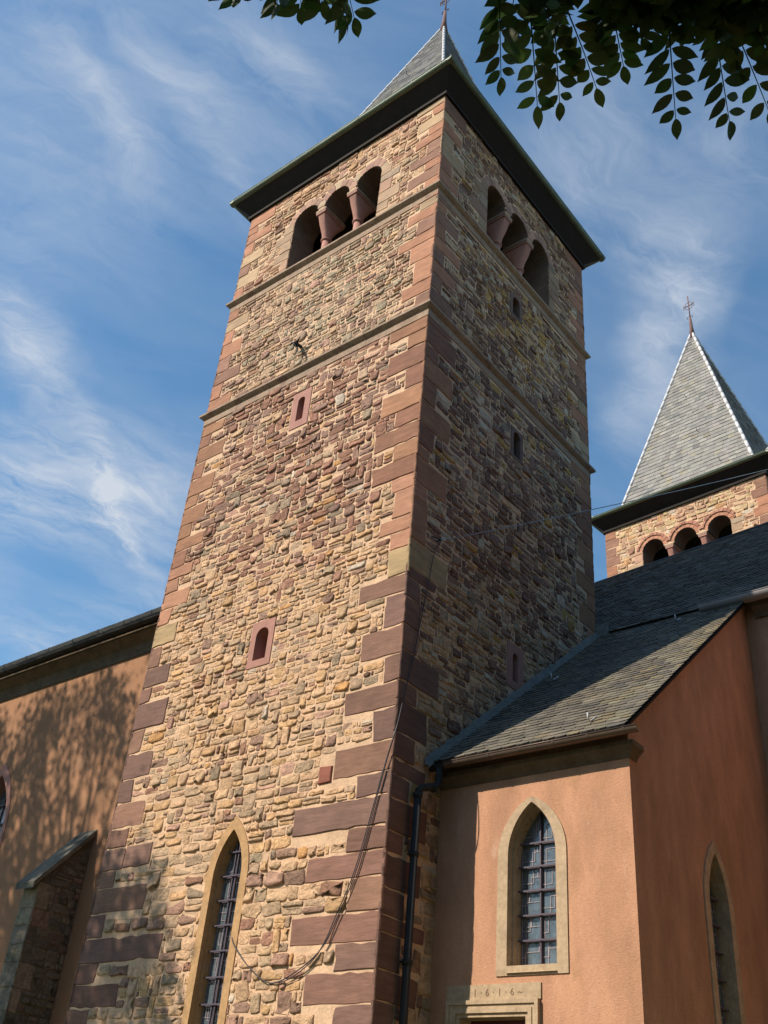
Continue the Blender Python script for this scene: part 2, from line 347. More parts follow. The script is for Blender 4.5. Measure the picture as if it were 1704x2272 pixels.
def voussoirs(mb, fr, cu, vs, r0, r1, n, p, pal, rng, base=-.03, a0=0, a1=math.pi, gap=.012, mt='ashlar'):
    for i in range(n):
        ta = a0 + (a1 - a0) * i / n + gap / r1; tb = a0 + (a1 - a0) * (i + 1) / n - gap / r1
        rr1 = r1 * rng.uniform(.96, 1.05); k = 4; o = []
        for j in range(k + 1): t = ta + (tb - ta) * j / k; o.append((cu + r0 * math.cos(t), vs + r0 * math.sin(t)))
        for j in range(k + 1): t = tb + (ta - tb) * j / k; o.append((cu + rr1 * math.cos(t), vs + rr1 * math.sin(t)))
        o = list(reversed(o)); m_ = len(o); c = pick(pal, rng); pv = p + rng.uniform(-.006, .006)
        pts = [(a, b, base + rng.uniform(0, .01)) for a, b in o] + [(a, b, pv) for a, b in o]
        fadd(mb, fr, pts, [(q, (q + 1) % m_, m_ + (q + 1) % m_, m_ + q) for q in range(m_)] + [tuple(range(m_, 2 * m_))], mt, col=c)
def tube(mb, pts, r, mt, seg=8, radii=None, cap=True, col=(1, 1, 1), smooth=True):
    pts = [Vector(p) for p in pts]; vs = []; n = len(pts)
    t0 = (pts[1] - pts[0]).normalized(); ref = Vector((0, 0, 1)) if abs(t0.z) < .9 else Vector((1, 0, 0)); nrm = t0.cross(ref).normalized()
    for i, p in enumerate(pts):
        t = (pts[min(i + 1, n - 1)] - pts[max(i - 1, 0)]).normalized()
        nrm = (nrm - t * nrm.dot(t)).normalized(); bi = t.cross(nrm); rr = radii[i] if radii else r
        for k in range(seg): a = 2 * math.pi * k / seg; vs.append(p + (nrm * math.cos(a) + bi * math.sin(a)) * rr)
    fs = [(i * seg + k, i * seg + (k + 1) % seg, (i + 1) * seg + (k + 1) % seg, (i + 1) * seg + k) for i in range(n - 1) for k in range(seg)]
    if cap: fs += [tuple(reversed(range(seg))), tuple(range((n - 1) * seg, n * seg))]
    mb.add([tuple(v) for v in vs], fs, mt, col=col, smooth=smooth)
def lathe(mb, c, prof, mt, seg=20, col=(1, 1, 1)):
    vs = []; n = len(prof)
    for r, z in prof:
        for k in range(seg): a = 2 * math.pi * k / seg; vs.append((c[0] + r * math.cos(a), c[1] + r * math.sin(a), c[2] + z))
    mb.add(vs, [(i * seg + k, i * seg + (k + 1) % seg, (i + 1) * seg + (k + 1) % seg, (i + 1) * seg + k) for i in range(n - 1) for k in range(seg)] + [tuple(reversed(range(seg))), tuple(range((n - 1) * seg, n * seg))], mt, smooth=True, col=col)
def half_gutter(mb, A, B, r, mt, caps=True):
    """half-round gutter trough from A to B"""
    A, B = Vector(A), Vector(B); d = (B - A).normalized(); s_ = d.cross(Vector((0, 0, 1))).normalized(); u = Vector((0, 0, 1)); n = 12
    vs = []
    for P_ in (A, B):
        for rr in (r, r - .008):
            for k in range(n + 1): a = math.pi * k / n; vs.append(tuple(P_ + s_ * math.cos(a) * rr - u * math.sin(a) * rr))
    q = n + 1; fs = []
    for k in range(n):
        fs.append((k, k + 1, 2 * q + k + 1, 2 * q + k)); fs.append((q + k, 3 * q + k, 3 * q + k + 1, q + k + 1))
    mb.add(vs, fs, mt, smooth=True)
    if caps:
        for P_ in (A, B):
            vv = [tuple(P_ + s_ * math.cos(math.pi * k / n) * r - u * math.sin(math.pi * k / n) * r) for k in range(n + 1)]
            mb.add(vv, [tuple(range(n + 1))], mt)
    for sgn in (1, -1): tube(mb, [A + s_ * sgn * r, B + s_ * sgn * r], .012, mt, 6)
def bracket(mb, P_, d, r, mt):
    P_, d = Vector(P_), Vector(d).normalized(); s_ = d.cross(Vector((0, 0, 1))).normalized(); n = 12
    vs = [tuple(P_ + s_ * math.cos(math.pi * k / n) * (r + .006) - Vector((0, 0, 1)) * math.sin(math.pi * k / n) * (r + .006) + d * e) for e in (-.014, .014) for k in range(n + 1)]
    mb.add(vs, [(k, k + 1, n + 2 + k, n + 1 + k) for k in range(n)], mt)
def slates(mb, quad, exp, wid, pal, rng, thick=.009, rounded=False, lichen=None, drop=0.0):
    """overlapping slates over a quad A(bottom left) B(bottom right) C(top right) D(top left)"""
    A, B, C, D = [Vector(q) for q in quad]; n = (B - A).cross(D - A).normalized()
    H = max((D - A).length, (C - B).length); rows = max(2, int(H / exp))
    # solid underlay
    gk = 16; mb.add([tuple(A.lerp(B, i / gk).lerp(D.lerp(C, i / gk), j / gk) - n * .012) for j in range(gk + 1) for i in range(gk + 1)], [(j * (gk + 1) + i, j * (gk + 1) + i + 1, (j + 1) * (gk + 1) + i + 1, (j + 1) * (gk + 1) + i) for j in range(gk) for i in range(gk)], 'slate', col=(.03, .03, .033))
    for i in range(rows):
        t0 = i / rows; t1 = min(1, (i + 1.12) / rows)
        L0, R0 = A.lerp(D, t0), B.lerp(C, t0); L1, R1 = A.lerp(D, t1), B.lerp(C, t1)
        wl_ = (R0 - L0).length; 
        if wl_ < .03: continue
        up = ((L1 + R1) / 2 - (L0 + R0) / 2).normalized(); e = (R0 - L0).normalized()
        k = max(1, int(wl_ / wid)); off = .5 * (i % 2); j = -1
        edges = [0.0]
        x = wid * (.5 if i % 2 else 1) * rng.uniform(.9, 1.1)
        while x < wl_ - wid * .3: edges.append(x); x += wid * rng.uniform(.86, 1.16)
        edges.append(wl_)
        for a, b in zip(edges, edges[1:]):
            g = .003; c = pick(pal, rng)
            if lichen and rng.random() < lichen((a + b) / 2 / wl_, t0): c = pick([(1, (.165, .135, .085)), (1, (.155, .14, .10))], rng)
            h0 = thick * rng.uniform(.8, 1.7); jd = rng.uniform(-.012, .012)
            s0 = L0 + e * (a + g); s1 = L0 + e * (b - g); fa, fb = a / wl_, b / wl_
            q0 = L1.lerp(R1, fa) ; q1 = L1.lerp(R1, fb)
            w_ = b - a
            if rounded: low = [s0 + up * (.035 + jd), s0 + e * w_ * .22 + up * jd * .6, s0 + e * w_ * .6 - up * .004, s1 + up * (.014 - jd)]
            else: low = [s0 + up * jd, s0 + e * w_ * .5 + up * (jd * .5 - .004), s1 - up * jd]
            low = [p - up * drop + n * h0 for p in low]; top = [q1 + n * .001, q0 + n * .001]
            vs = low + top + [p - n * (h0 + .004) for p in low]; m_ = len(low)
            fs = [tuple(range(m_ + 2))] + [(r_ + 1, r_, m_ + 2 + r_, m_ + 3 + r_) for r_ in range(m_ - 1)]
            mb.add([tuple(p) for p in vs], fs, 'slate', col=c)
def leaded_window(parent, fr, cu, a, v0, vs, h, w, rng, cell=(2, .42), bars_w=.045, name='window', bars_out=.06, nvert=1, hstep=.42):
    """glass, leading and iron glazing bars; returns the glass object (leading and bars are its children)"""
    g = MB(); out = arch_pts(cu, a, v0, vs, h)
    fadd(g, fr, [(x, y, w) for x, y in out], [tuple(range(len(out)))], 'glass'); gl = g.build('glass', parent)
    def inside(x, y): 
        if y < v0 or abs(x - cu) > a: return False
        if y <= vs: return True
        rr = (a * a + h * h) / (2 * a); return abs(x - cu) < a - rr + math.sqrt(max(0, rr * rr - (y - vs) ** 2)) if y < vs + h else False
    l = MB(); 
    def lead(x0, y0, x1, y1):
        n = max(1, int(math.hypot(x1 - x0, y1 - y0) / .04)); k = -1
        for i in range(n):
            xa, ya, xb, yb = x0 + (x1 - x0) * i / n, y0 + (y1 - y0) * i / n, x0 + (x1 - x0) * (i + 1) / n, y0 + (y1 - y0) * (i + 1) / n
            if inside(xa, ya) and inside(xb, yb):
                if abs(x1 - x0) > abs(y1 - y0): box(l, fr, min(xa, xb), max(xa, xb), min(ya, yb) - .005, max(ya, yb) + .005, w + .002, w + .01, 'leading')
                else: box(l, fr, min(xa, xb) - .005, max(xa, xb) + .005, min(ya, yb), max(ya, yb), w + .003, w + .009, 'leading')
    y = v0
    while y < vs + h:
        for side in (-1, 1):
            x0 = cu if side > 0 else cu - a; x1 = x0 + a
            r1, r2, r3 = sorted(rng.uniform(.12, .88) for _ in range(3)); ya, yb = y + hstep * rng.uniform(.2, .45), y + hstep * rng.uniform(.55, .85)
            lead(x0 + a * r1, y, x0 + a * r1, yb); lead(x0, ya, x0 + a * r2, ya); lead(x0 + a * r2, ya, x0 + a * r2, y + hstep); lead(x0 + a * r1, yb, x1, yb); lead(x0 + a * r3, yb, x0 + a * (r3 + .04), y + hstep)
            lead(x0 + a * (.93 if side > 0 else .07), y, x0 + a * (.93 if side > 0 else .07), y + hstep)
        y += hstep
    l.build('leading', gl)
    b = MB(); y = v0 + hstep
    for k in range(nvert): 
        x = cu + (k - (nvert - 1) / 2) * bars_w * 1.6
        top = vs + h * (.97 if abs(x - cu) < .02 else .9)
        box(b, fr, x - .011, x + .011, v0, top, w + bars_out - .03, w + bars_out, 'bars')
    box(b, fr, cu - .02, cu + .02, v0, vs + h * .96, w + .012, w + .03, 'bars')
    while y < vs + h * .72:
        rr = (a * a + h * h) / (2 * a); aa = a if y <= vs else a - rr + math.sqrt(max(0, rr * rr - (y - vs) ** 2))
        box(b, fr, cu - aa - .01, cu + aa + .01, y - .012, y + .012, w + bars_out + .002, w + bars_out + .026, 'bars')
        box(b, fr, cu - aa, cu + aa, y - .018, y + .010, w + .011, w + .028, 'bars'); y += hstep
    b.build('glazing_bar', gl)
    return gl

# ------------------------------------------------------------------ palettes (linear albedo)
buff, yell, gbuf, ggrn = (.56, .355, .205), (.55, .33, .16), (.43, .295, .185), (.28, .21, .14)
mauv, brwn, redb, pnk, pale, org = (.25, .145, .105), (.19, .105, .078), (.30, .145, .09), (.44, .25, .18), (.58, .47, .36), (.50, .25, .09)
def sm(x, a, b): t = max(0, min(1, (x - a) / (b - a))); return t * t * (3 - 2 * t)
def pal_front(u, v, rng):
    n = .9 * math.sin(u * 1.1 + v * .9) + .6 * math.sin(v * 2.3 - u * 1.7)
    if v < 17.4:
        k = sm(v + n * .6, 10.8, 13.6)               # purple brown coursing from about 13 m upwards
        dk = sm(-(v + n * .4), -8.6, -7.4) * .35      # mixed colours low down
        return [(5 * (1 - k) + .45, buff), (2.0 * (1 - k) + .3, yell), (2.2 * (1 - k) + .8, gbuf), (.5 + dk, ggrn), (.7 + dk * 3 + 2.8 * k, mauv), (.2 + dk * 2 + 3.6 * k, (.28, .135, .088)), (.15 + .9 * k, redb), (.5, pnk), (.15, pale), (.12, org)]
    if v < 21.4:
        k = max(0, 1 - ((u - 2.8) / 2.2) ** 2)
        return [(2.2, gbuf), (2.6 * k + .3, (.33, .265, .175)), (1.2 * k, ggrn), (1.8, (.33, .21, .14)), (1.0, mauv), (.8, buff), (.4, redb), (.5, pnk)]
    return [(2.6, (.40, .23, .135)), (1.6, redb), (1.4, gbuf), (1.0, buff), (.9, mauv), (.4, yell), (.4, pnk)]
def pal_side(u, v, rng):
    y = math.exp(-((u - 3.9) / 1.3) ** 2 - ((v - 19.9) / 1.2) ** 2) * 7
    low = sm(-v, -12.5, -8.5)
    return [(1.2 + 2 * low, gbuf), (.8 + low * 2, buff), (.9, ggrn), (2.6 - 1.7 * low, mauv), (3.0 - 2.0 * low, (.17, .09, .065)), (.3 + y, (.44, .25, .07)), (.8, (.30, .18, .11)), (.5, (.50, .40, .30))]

# ------------------------------------------------------------------ ground
gm = MB(); NG = 40
vs = [((i / NG - .5) * 900, (j / NG - .5) * 900, 0.0) for j in range(NG + 1) for i in range(NG + 1)]
gm.add(vs, [(j * (NG + 1) + i, j * (NG + 1) + i + 1, (j + 1) * (NG + 1) + i + 1, (j + 1) * (NG + 1) + i) for j in range(NG) for i in range(NG)], 'grass')
g = gm.build('ground'); g['kind'] = 'structure'

# ------------------------------------------------------------------ tower pieces
def belfry_wall(mb, sub, fr, W_, v1, arches, vs, half, sill, pal, obs, rng, thick=.8, double=False):
    pass
def columns(root, fr, cus, sill, vs, thick, rng):
    for cu in cus:
        rc = MB(); wc = -.36; c = fr(cu, 0, wc)
        lathe(rc, (c[0], c[1], c[2] + sill), [(.15, 0), (.15, .07), (.125, .11), (.14, .15), (.11, .19), (.105, vs - sill - .95)], 'pink', 20)
        col = rc.build('column', root)
        k = MB(); z0, z1, z2 = vs - .98, vs - .17, vs
        lathe(k, (c[0], c[1], c[2]), [(.108, z0 - .02), (.145, z0), (.15, z0 + .03), (.12, z0 + .06)], 'pink', 20)
        # saddle capital: narrow drum below, long block above reaching through the wall
        n = 16; pts = []
        for s_, (hu, wa, wb) in enumerate(((.115, wc - .115, wc + .115), (.125, wc - .17, wc + .17), (.135, wc - .27, wc + .27), (.14, -.76, -.03), (.14, -.77, -.02))):
            vv = (z0 + .05, z0 + .28, z0 + .52, z1 - .03, z1)[s_]
            for i in range(n):
                t = 2 * math.pi * (i + .5) / n; e = (1, .75, .5, .25, .15)[s_]
                x = math.copysign(abs(math.cos(t)) ** e, math.cos(t)) * hu; y = (wa + wb) / 2 + math.copysign(abs(math.sin(t)) ** e, math.sin(t)) * (wb - wa) / 2
                pts.append((cu + x, vv, y))
        fs = [(s_ * n + i, (s_ + 1) * n + i, (s_ + 1) * n + (i + 1) % n, s_ * n + (i + 1) % n) for s_ in range(4) for i in range(n)]
        fadd(k, fr, pts, fs, 'pink', smooth=True)
        box(k, fr, cu - .165, cu + .165, z1, z1 + .068, -.79, .003, 'pink'); box(k, fr, cu - .18, cu + .18, z1 + .07, z2 - .004, -.797, .010, 'course')
        k.build('capital', col)

def small_window(root, fr, cu, hu, v0, v1, oa, ov0, ov1, mt, name='window'):
    """dressed frame (rectangle) around a small round-headed opening"""
    o = arch_pts(cu, oa, ov0, ov1 - oa, oa, 8); n = len(o)
    mb = MB(); p = .018
    sheet(mb, fr, cu - hu, cu + hu, v0, v1, [o], p, mt)
    strip(mb, fr, [(cu - hu, v0), (cu + hu, v0), (cu + hu, v1), (cu - hu, v1)], -.03, p, mt)
    strip(mb, fr, o, p, -.28, mt)
    wnd = mb.build('window_frame', root)
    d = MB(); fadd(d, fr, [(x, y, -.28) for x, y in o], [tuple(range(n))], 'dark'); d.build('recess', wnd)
    return wnd

def build_tower(root, WX, D, z_wall, seed, detail, c_levels, sill, vs, arches_f, arches_s, half, spire, over, z_low, quF, quL, quS, wins_f, wins_s, voids_f, voids_s, palF, palS, rowh, far=False):
    rng = random.Random(seed)
    frF = Fr((0, 0, 0), (-1, 0, 0), (0, -1, 0)); frS = Fr((0, 0, 0), (0, 1, 0), (1, 0, 0))
    frB = Fr((0, D, 0), (-1, 0, 0), (0, 1, 0)); frL = Fr((-WX, 0, 0), (0, 1, 0), (-1, 0, 0))
    th = .8; rise = half
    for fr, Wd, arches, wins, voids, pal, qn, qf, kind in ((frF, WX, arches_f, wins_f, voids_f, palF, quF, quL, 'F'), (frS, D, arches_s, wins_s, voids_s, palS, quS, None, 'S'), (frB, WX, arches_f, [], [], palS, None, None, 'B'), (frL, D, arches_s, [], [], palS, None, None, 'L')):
        mb = MB()
        n = len(arches)
        # opening outline: three round arches standing on one sill
        outl = [(arches[0] - half, sill), (arches[-1] + half, sill)]
        seg = []
        for cu in reversed(arches):
            k = 12
            seg += [(cu + half * math.cos(math.pi * i / k), vs + half * math.sin(math.pi * i / k)) for i in range(k + 1)]
        outl += seg
        holes = [outl] + [v[0] for v in voids] + [arch_pts(q.d[0], q.d[1] * .8, q.d[2] + .04, q.d[3] - .04 - q.d[1] * .5, q.d[1] * .5, 4) for q in wins]
        sheet(mb, fr, 0, Wd, 0, z_wall, holes, 0, 'mortar')
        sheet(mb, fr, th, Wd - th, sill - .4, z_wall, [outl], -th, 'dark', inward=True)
        strip(mb, fr, outl, 0, -th, 'ashlar', col=(.15, .105, .08))  # reveal colour darkened to add shade inside the openings
        for v in voids: strip(mb, fr, v[0], 0, -.45, 'cream')
        wo_ = mb
        vis = kind in 'FS'
        if vis or not far:
            q = MB() if False else mb
            obs = []
            # corner stones
            pq = [(4, (.18, .094, .066)), (3, (.15, .084, .064)), (1.5, (.225, .12, .078))]
            def qcol(v): 
                if 10.9 < v < 11.38 and not far and kind in 'FS': return (.42, .29, .15)
                if 11.3 < v < 13.0 and not far: return pick([(1, (.37, .185, .11))], rng)
                if v > 17.5: return pick([(3, (.335, .155, .09)), (1.4, (.21, .11, .075)), (.6, (.36, .25, .15))], rng)
                if v > 13.0: return pick([(2, (.28, .138, .075)), (1.2, (.215, .10, .062))], rng)
                return pick(pq, rng)
            for side, lst in ((0, qn), (1, qf)):
                z = z_low; i = 0; L_ = []
                for (a, b, w_) in (lst or []):
                    L_.append((a, b, w_)); z = b
                rq = random.Random(seed * 7 + (side if kind in 'F' else 3 + side))
                # fill the gaps in the traced list
                full = []; z = z_low; L_.sort()
                for (a, b, w_) in L_:
                    if a < z - .02: a = z
                    while a - z > .2:
                        h = min(a - z, rq.uniform(.34, .52)); 
                        if a - z - h < .18: h = a - z
                        w0 = (.45, .95)[i % 2] * rq.uniform(.85, 1.15) * (1.0 if not far else .62); full.append((z, z + h, w0)); z += h; i += 1
                    if b > a: full.append((z, b, w_)); z = b; i += 1
                while z < z_wall - .15:
                    h = rq.uniform(.30, .52); 
                    if z_wall - z - h < .2: h = z_wall - z
                    w0 = (.42, .88)[i % 2] * rq.uniform(.85, 1.15) * (1.0 if not far else .62); full.append((z, z + h, w0)); z += h; i += 1
                for (a, b, w_) in full:
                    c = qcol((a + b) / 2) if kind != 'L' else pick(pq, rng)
                    if kind != 'F': c = tuple(x * .9 for x in c)  # shade put into the quoin colour on all but the sunlit front
                    p = rng.uniform(.010, .024)
                    w1_ = w_
                    if w_ > 1.25 and rng.random() < .35 and not far:     # long ones are made of two blocks
                        cutw = w_ * rng.uniform(.38, .6)
                        for (x0, x1) in ((-.014, cutw - .006), (cutw + .006, w_)):
                            ua, ub = (x0, x1) if side == 0 else (Wd - x1, Wd - x0)
                            block(mb, fr, ua, ub, a + .009, b - .009, p, pick([(1, c)], rng), rng)
                    else:
                        ua, ub = (-.014 - rng.uniform(0, .006), w_) if side == 0 else (Wd - w_, Wd + .014 + rng.uniform(0, .006))
                        block(mb, fr, ua, ub, a + .009, b - .009, p, c, rng)
                    obs.append(rect(-.1, w_ + .012, a, b) if side == 0 else rect(Wd - w_ - .012, Wd + .1, a, b))
            for cu in arches:
                obs.append(Hole(cu, half + (.26 if not far else .30), vs - .02, vs, half + (.26 if not far else .30)))
            obs.append(rect(arches[0] - half, arches[-1] + half, sill - .3, vs))
            # jamb stones beside the outer openings
            for side in (-1, 1):
                z = sill - .12 if not far else sill; e = arches[0] - half if side < 0 else arches[-1] + half; i = 0
                while z < vs + .1:
                    h = rng.uniform(.26, .5) if not far else rng.uniform(.2, .4); h = h if vs + .12 - z - h > .12 else vs + .12 - z
                    w_ = rng.uniform(.28, .5) if i % 2 else rng.uniform(.5, .72)
                    ua, ub = (e - w_, e + .004) if side < 0 else (e - .004, e + w_)
                    c = pick([(2, (.36, .24, .15)), (1, (.30, .22, .15)), (1, (.36, .21, .14))], rng)
                    if kind != 'F': c = tuple(x * .75 for x in c)  # jamb colour darkened for shade away from the sunlit front
                    block(mb, fr, ua, ub, z + .006, z + h - .006, rng.uniform(.012, .02), c, rng)
                    obs.append(rect(ua, ub, z, z + h)); z += h; i += 1
            vp = [(2, (.29, .165, .125)), (1.4, (.36, .21, .15)), (.6, (.40, .30, .19))]
            if not far:
                for cu in arches: voussoirs(mb, fr, cu, vs, half, half + .24, 7, .016, vp, rng, a0=.12 if cu != arches[0] or True else 0, a1=math.pi - .12)
            else:
                for cu in arches:
                    voussoirs(mb, fr, cu, vs, half, half + .15, 9, .012, [(1, (.38, .18, .11))], rng, a0=.10, a1=math.pi - .10)
                    voussoirs(mb, fr, cu, vs, half + .155, half + .27, 11, .055, [(1, (.30, .13, .09)), (1, (.36, .18, .12))], rng, a0=.20, a1=math.pi - .20, gap=.012)
                    voussoirs(mb, fr, cu, vs, half + .15, half + .30, 30, .010, [(1, (.5, .33, .2))], rng, a0=.20, a1=math.pi - .20, gap=.0)
            for z in c_levels: obs.append(rect(-1, Wd + 1, z - .34, z + .0))
            obs += wins + [v[1] for v in voids]
            if kind == 'F' and not far: obs += [rect(1.25, 1.57, 7.15, 7.47), rect(3.74, 4.08, 18.52, 18.84)]
            if kind in 'FS' or not far:
                lo = z_low if kind in 'FS' else 16 if not far else z_low
                if kind in 'BL': lo = 3.0
                rh = rowh if kind in 'FS' else (lambda v: .3)
                if kind in 'FS': rubble(mb, fr, .01, Wd - .01, z_low, z_wall - .01, obs, rh, pal, rng)
                else: rubble(mb, fr, .01, Wd - .01, 3.0, z_wall - .01, obs, rh, pal, rng, width=(1, 2.6))
        mb.build('wall', root)
        # columns between the arches
        cc = [(arches[i] + arches[i + 1]) / 2 for i in range(n - 1)]
        if vis: columns(root, fr, cc, sill, vs, th, rng)
    # belfry floor and ceiling
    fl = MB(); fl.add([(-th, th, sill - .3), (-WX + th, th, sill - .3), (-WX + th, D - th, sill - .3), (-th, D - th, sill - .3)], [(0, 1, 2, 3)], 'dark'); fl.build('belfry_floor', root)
    # string courses: weathered top, lip, cove
    for z in c_levels:
        mb = MB(); rq = random.Random(int(z * 10))
        prof = [(.0, z - .345), (.022, z - .345), (.024, z - .16), (.075, z - .13), (.118, z - .095), (.128, z - .085), (.130, z - .03), (.0, z + .04)]
        for (A, B, nrm, other) in (((0, 0), (-WX, 0), (0, -1), (1, 0)), ((0, 0), (0, D), (1, 0), (0, -1)), ((-WX, 0), (-WX, D), (-1, 0), (0, -1)), ((0, D), (-WX, D), (0, 1), (1, 0))):
            ln = math.hypot(B[0] - A[0], B[1] - A[1]); dx, dy = (B[0] - A[0]) / ln, (B[1] - A[1]) / ln
            x = 0
            while x < ln - .01:
                w_ = rq.uniform(.7, 1.3); w_ = w_ if ln - x - w_ > .4 else ln - x
                c = pick([(1, (.34, .235, .16))], rq); o1 = rq.uniform(-.004, .004)
                for e, (xa, xb) in enumerate(((x + .003, x + w_ - .003),)):
                    vs_ = []
                    for X, end in ((xa, x == 0), (xb, abs(x + w_ - ln) < .01)):
                        for (pw, pz) in prof:
                            ext = (pw if end else 0) * (-1 if X == xa else 1)
                            w0 = pw + (o1 if pw > 0 else 0)
                            vs_.append((A[0] + dx * (X + ext) + nrm[0] * w0, A[1] + dy * (X + ext) + nrm[1] * w0, pz + .002 * math.sin(X * 9)))
                    k = len(prof)
                    fs = [(i, i + 1, k + i + 1, k + i) for i in range(k - 1)] + [tuple(range(k)), tuple(reversed(range(k, 2 * k)))]
                    mb.add(vs_, fs, 'course')
                x += w_
        mb.build('string_course', root)
    # eaves: boarded soffit, gutter with brackets
    mb = MB(); zs = z_wall + .04; o = over - .13; zt_ = z_wall + .46
    lo_ = [(.0, -.0), (-WX, -.0), (-WX, D), (.0, D)]; hi_ = [(o, -o), (-WX - o, -o), (-WX - o, D + o), (o, D + o)]
    mb.add([(x, y, zs) for x, y in lo_] + [(x, y, zt_) for x, y in hi_] + [(x, y, zt_ + .08) for x, y in hi_], [(3, 2, 1, 0)] + [(i, (i + 1) % 4, 4 + (i + 1) % 4, 4 + i) for i in range(4)] + [(4 + i, 4 + (i + 1) % 4, 8 + (i + 1) % 4, 8 + i) for i in range(4)], 'soffit')
    t = .09                                              # wall plate moulding under the boards
    for (x0, x1, y0, y1) in ((-WX - t, t, -t, -.002), (-WX - t, t, D + .002, D + t), (.002, t, 0, D), (-WX - t, -WX - .002, 0, D)):
        mb.add([(x, y, zz) for zz in (zs - .10, zs - .002) for x, y in ((x0, y0), (x1, y0), (x1, y1), (x0, y1))], [(0, 3, 2, 1), (0, 1, 5, 4), (1, 2, 6, 5), (2, 3, 7, 6), (3, 0, 4, 7)], 'soffit')
    mb.build('soffit', root)
    zg = z_wall + .57; r = .105; o2 = over - .105
    gt = MB(); crn = [(o2 + r, -o2), (-WX - o2 - r, -o2)]
    runs = (((o2 + r, -o2), (-WX - o2 - r, -o2)), ((o2, -o2 - r), (o2, D + o2 + r)), ((-WX - o2, D + o2 + r), (-WX - o2, -o2 - r)), ((-WX - o2 - r, D + o2), (o2 + r, D + o2)))
    for A, B in runs: half_gutter(gt, (*A, zg), (*B, zg), r, 'gutter')
    g_ = gt.build('gutter', root)
    proto = None
    for A, B in runs[:2]:
        ln = math.hypot(B[0] - A[0], B[1] - A[1]); d_ = ((B[0] - A[0]) / ln, (B[1] - A[1]) / ln)
        n_ = 9
        for i in range(n_):
            s_ = .35 + (ln - .7) * i / (n_ - 1); br = MB(); bracket(br, (A[0] + d_[0] * s_, A[1] + d_[1] * s_, zg), (*d_, 0), r, 'gutter'); br.build('bracket', g_)
    # spire: short bell-cast skirt, then the steep pyramid
    cx, cy, az, h1, z1 = spire; zb = zg + .02
    ctr = (-WX / 2, D / 2); ob = over - .05
    base = [(-WX - ob, -ob), (ob, -ob), (ob, D + ob), (-WX - ob, D + ob)]
    mid = [(ctr[0] - h1, ctr[1] - h1), (ctr[0] + h1, ctr[1] - h1), (ctr[0] + h1, ctr[1] + h1), (ctr[0] - h1, ctr[1] + h1)]
    rf = MB(); sp = detail['slate']; tf = .985
    for i in range(4):
        j = (i + 1) % 4
        slates(rf, [(*base[i], zb), (*base[j], zb), (*mid[j], z1), (*mid[i], z1)], .17, .22, sp, rng)
        tp = lambda q: (q[0] + (cx - q[0]) * tf, q[1] + (cy - q[1]) * tf, z1 + (az - z1) * tf)
        slates(rf, [(*mid[i], z1), (*mid[j], z1), tp(mid[j]), tp(mid[i])], detail['exp'], detail['wid'], sp, rng, thick=.019 if far else .012)
    rf.build('roof', root)
    for i in range(4):
        fl = MB(); A = Vector((*base[i], zb + .02)); B = Vector((*mid[i], z1 + .015)); C = Vector((*[mid[i][k] + ((cx, cy)[k] - mid[i][k]) * tf for k in (0, 1)], z1 + (az - z1) * tf))
        for (P0, P1) in ((A, B), (B, C)):
            n_ = max(1, int((P1 - P0).length / .5))
            for k in range(n_):
                tube(fl, [P0.lerp(P1, k / n_), P0.lerp(P1, (k + 1.05) / n_ if k < n_ - 1 else 1)], .06, 'lead', 6, radii=[.078, .07] if far else [.054, .047])
        fl.build('ridge_flashing', root)
    # snow/ladder hooks on the steep faces
    for i, (s_, t_) in enumerate(((.3, .12), (.62, .3), (.45, .55), (.78, .08))):
        hk = MB(); a_, b_ = Vector((*mid[0], z1)), Vector((*mid[1], z1)); tp = Vector((cx, cy, az)); q = a_.lerp(b_, s_).lerp(tp, t_)
        tube(hk, [q, q + Vector((0, -.10, -.02)), q + Vector((0, -.14, .05)), q + Vector((0, -.11, .1))], .012, 'iron', 6); hk.build('roof_hook', root)
    return cx, cy, az

def cross(root, cx, cy, z, h, mt, lean=(0, 0)):
    fn = MB(); tube(fn, [(cx, cy, z - .6), (cx, cy, z + .15), (cx, cy, z + h * .38)], .1, mt, 10, radii=[.17, .085, .05]); f = fn.build('finial', root)
    c = MB(); z0 = z + h * .36
    tube(c, [(cx, cy, z0), (cx, cy, z0 + h * .64)], .028, mt, 8)
    zc = z0 + h * .36
    for s_ in (-1, 1):
        tube(c, [(cx, cy, zc), (cx + s_ * .25, cy, zc)], .022, mt, 8)
        for v in (-1, 1):
            tube(c, [(cx + s_ * .25, cy, zc), (cx + s_ * .29, cy, zc + v * .08), (cx + s_ * .24, cy, zc + v * .13)], .014, mt, 6)
            tube(c, [(cx + s_ * .02, cy, zc + v * .22), (cx + s_ * .14, cy, zc + v * .2), (cx + s_ * .2, cy, zc + v * .1), (cx + s_ * .13, cy, zc + v * .05)], .013, mt, 6)
            tube(c, [(cx, cy, z0 + .1), (cx + s_ * .12, cy, z0 + .12), (cx + s_ * .16, cy, z0 + .02), (cx + s_ * .1, cy, z0 - .02)], .013, mt, 6)
    c.build('cross', f)

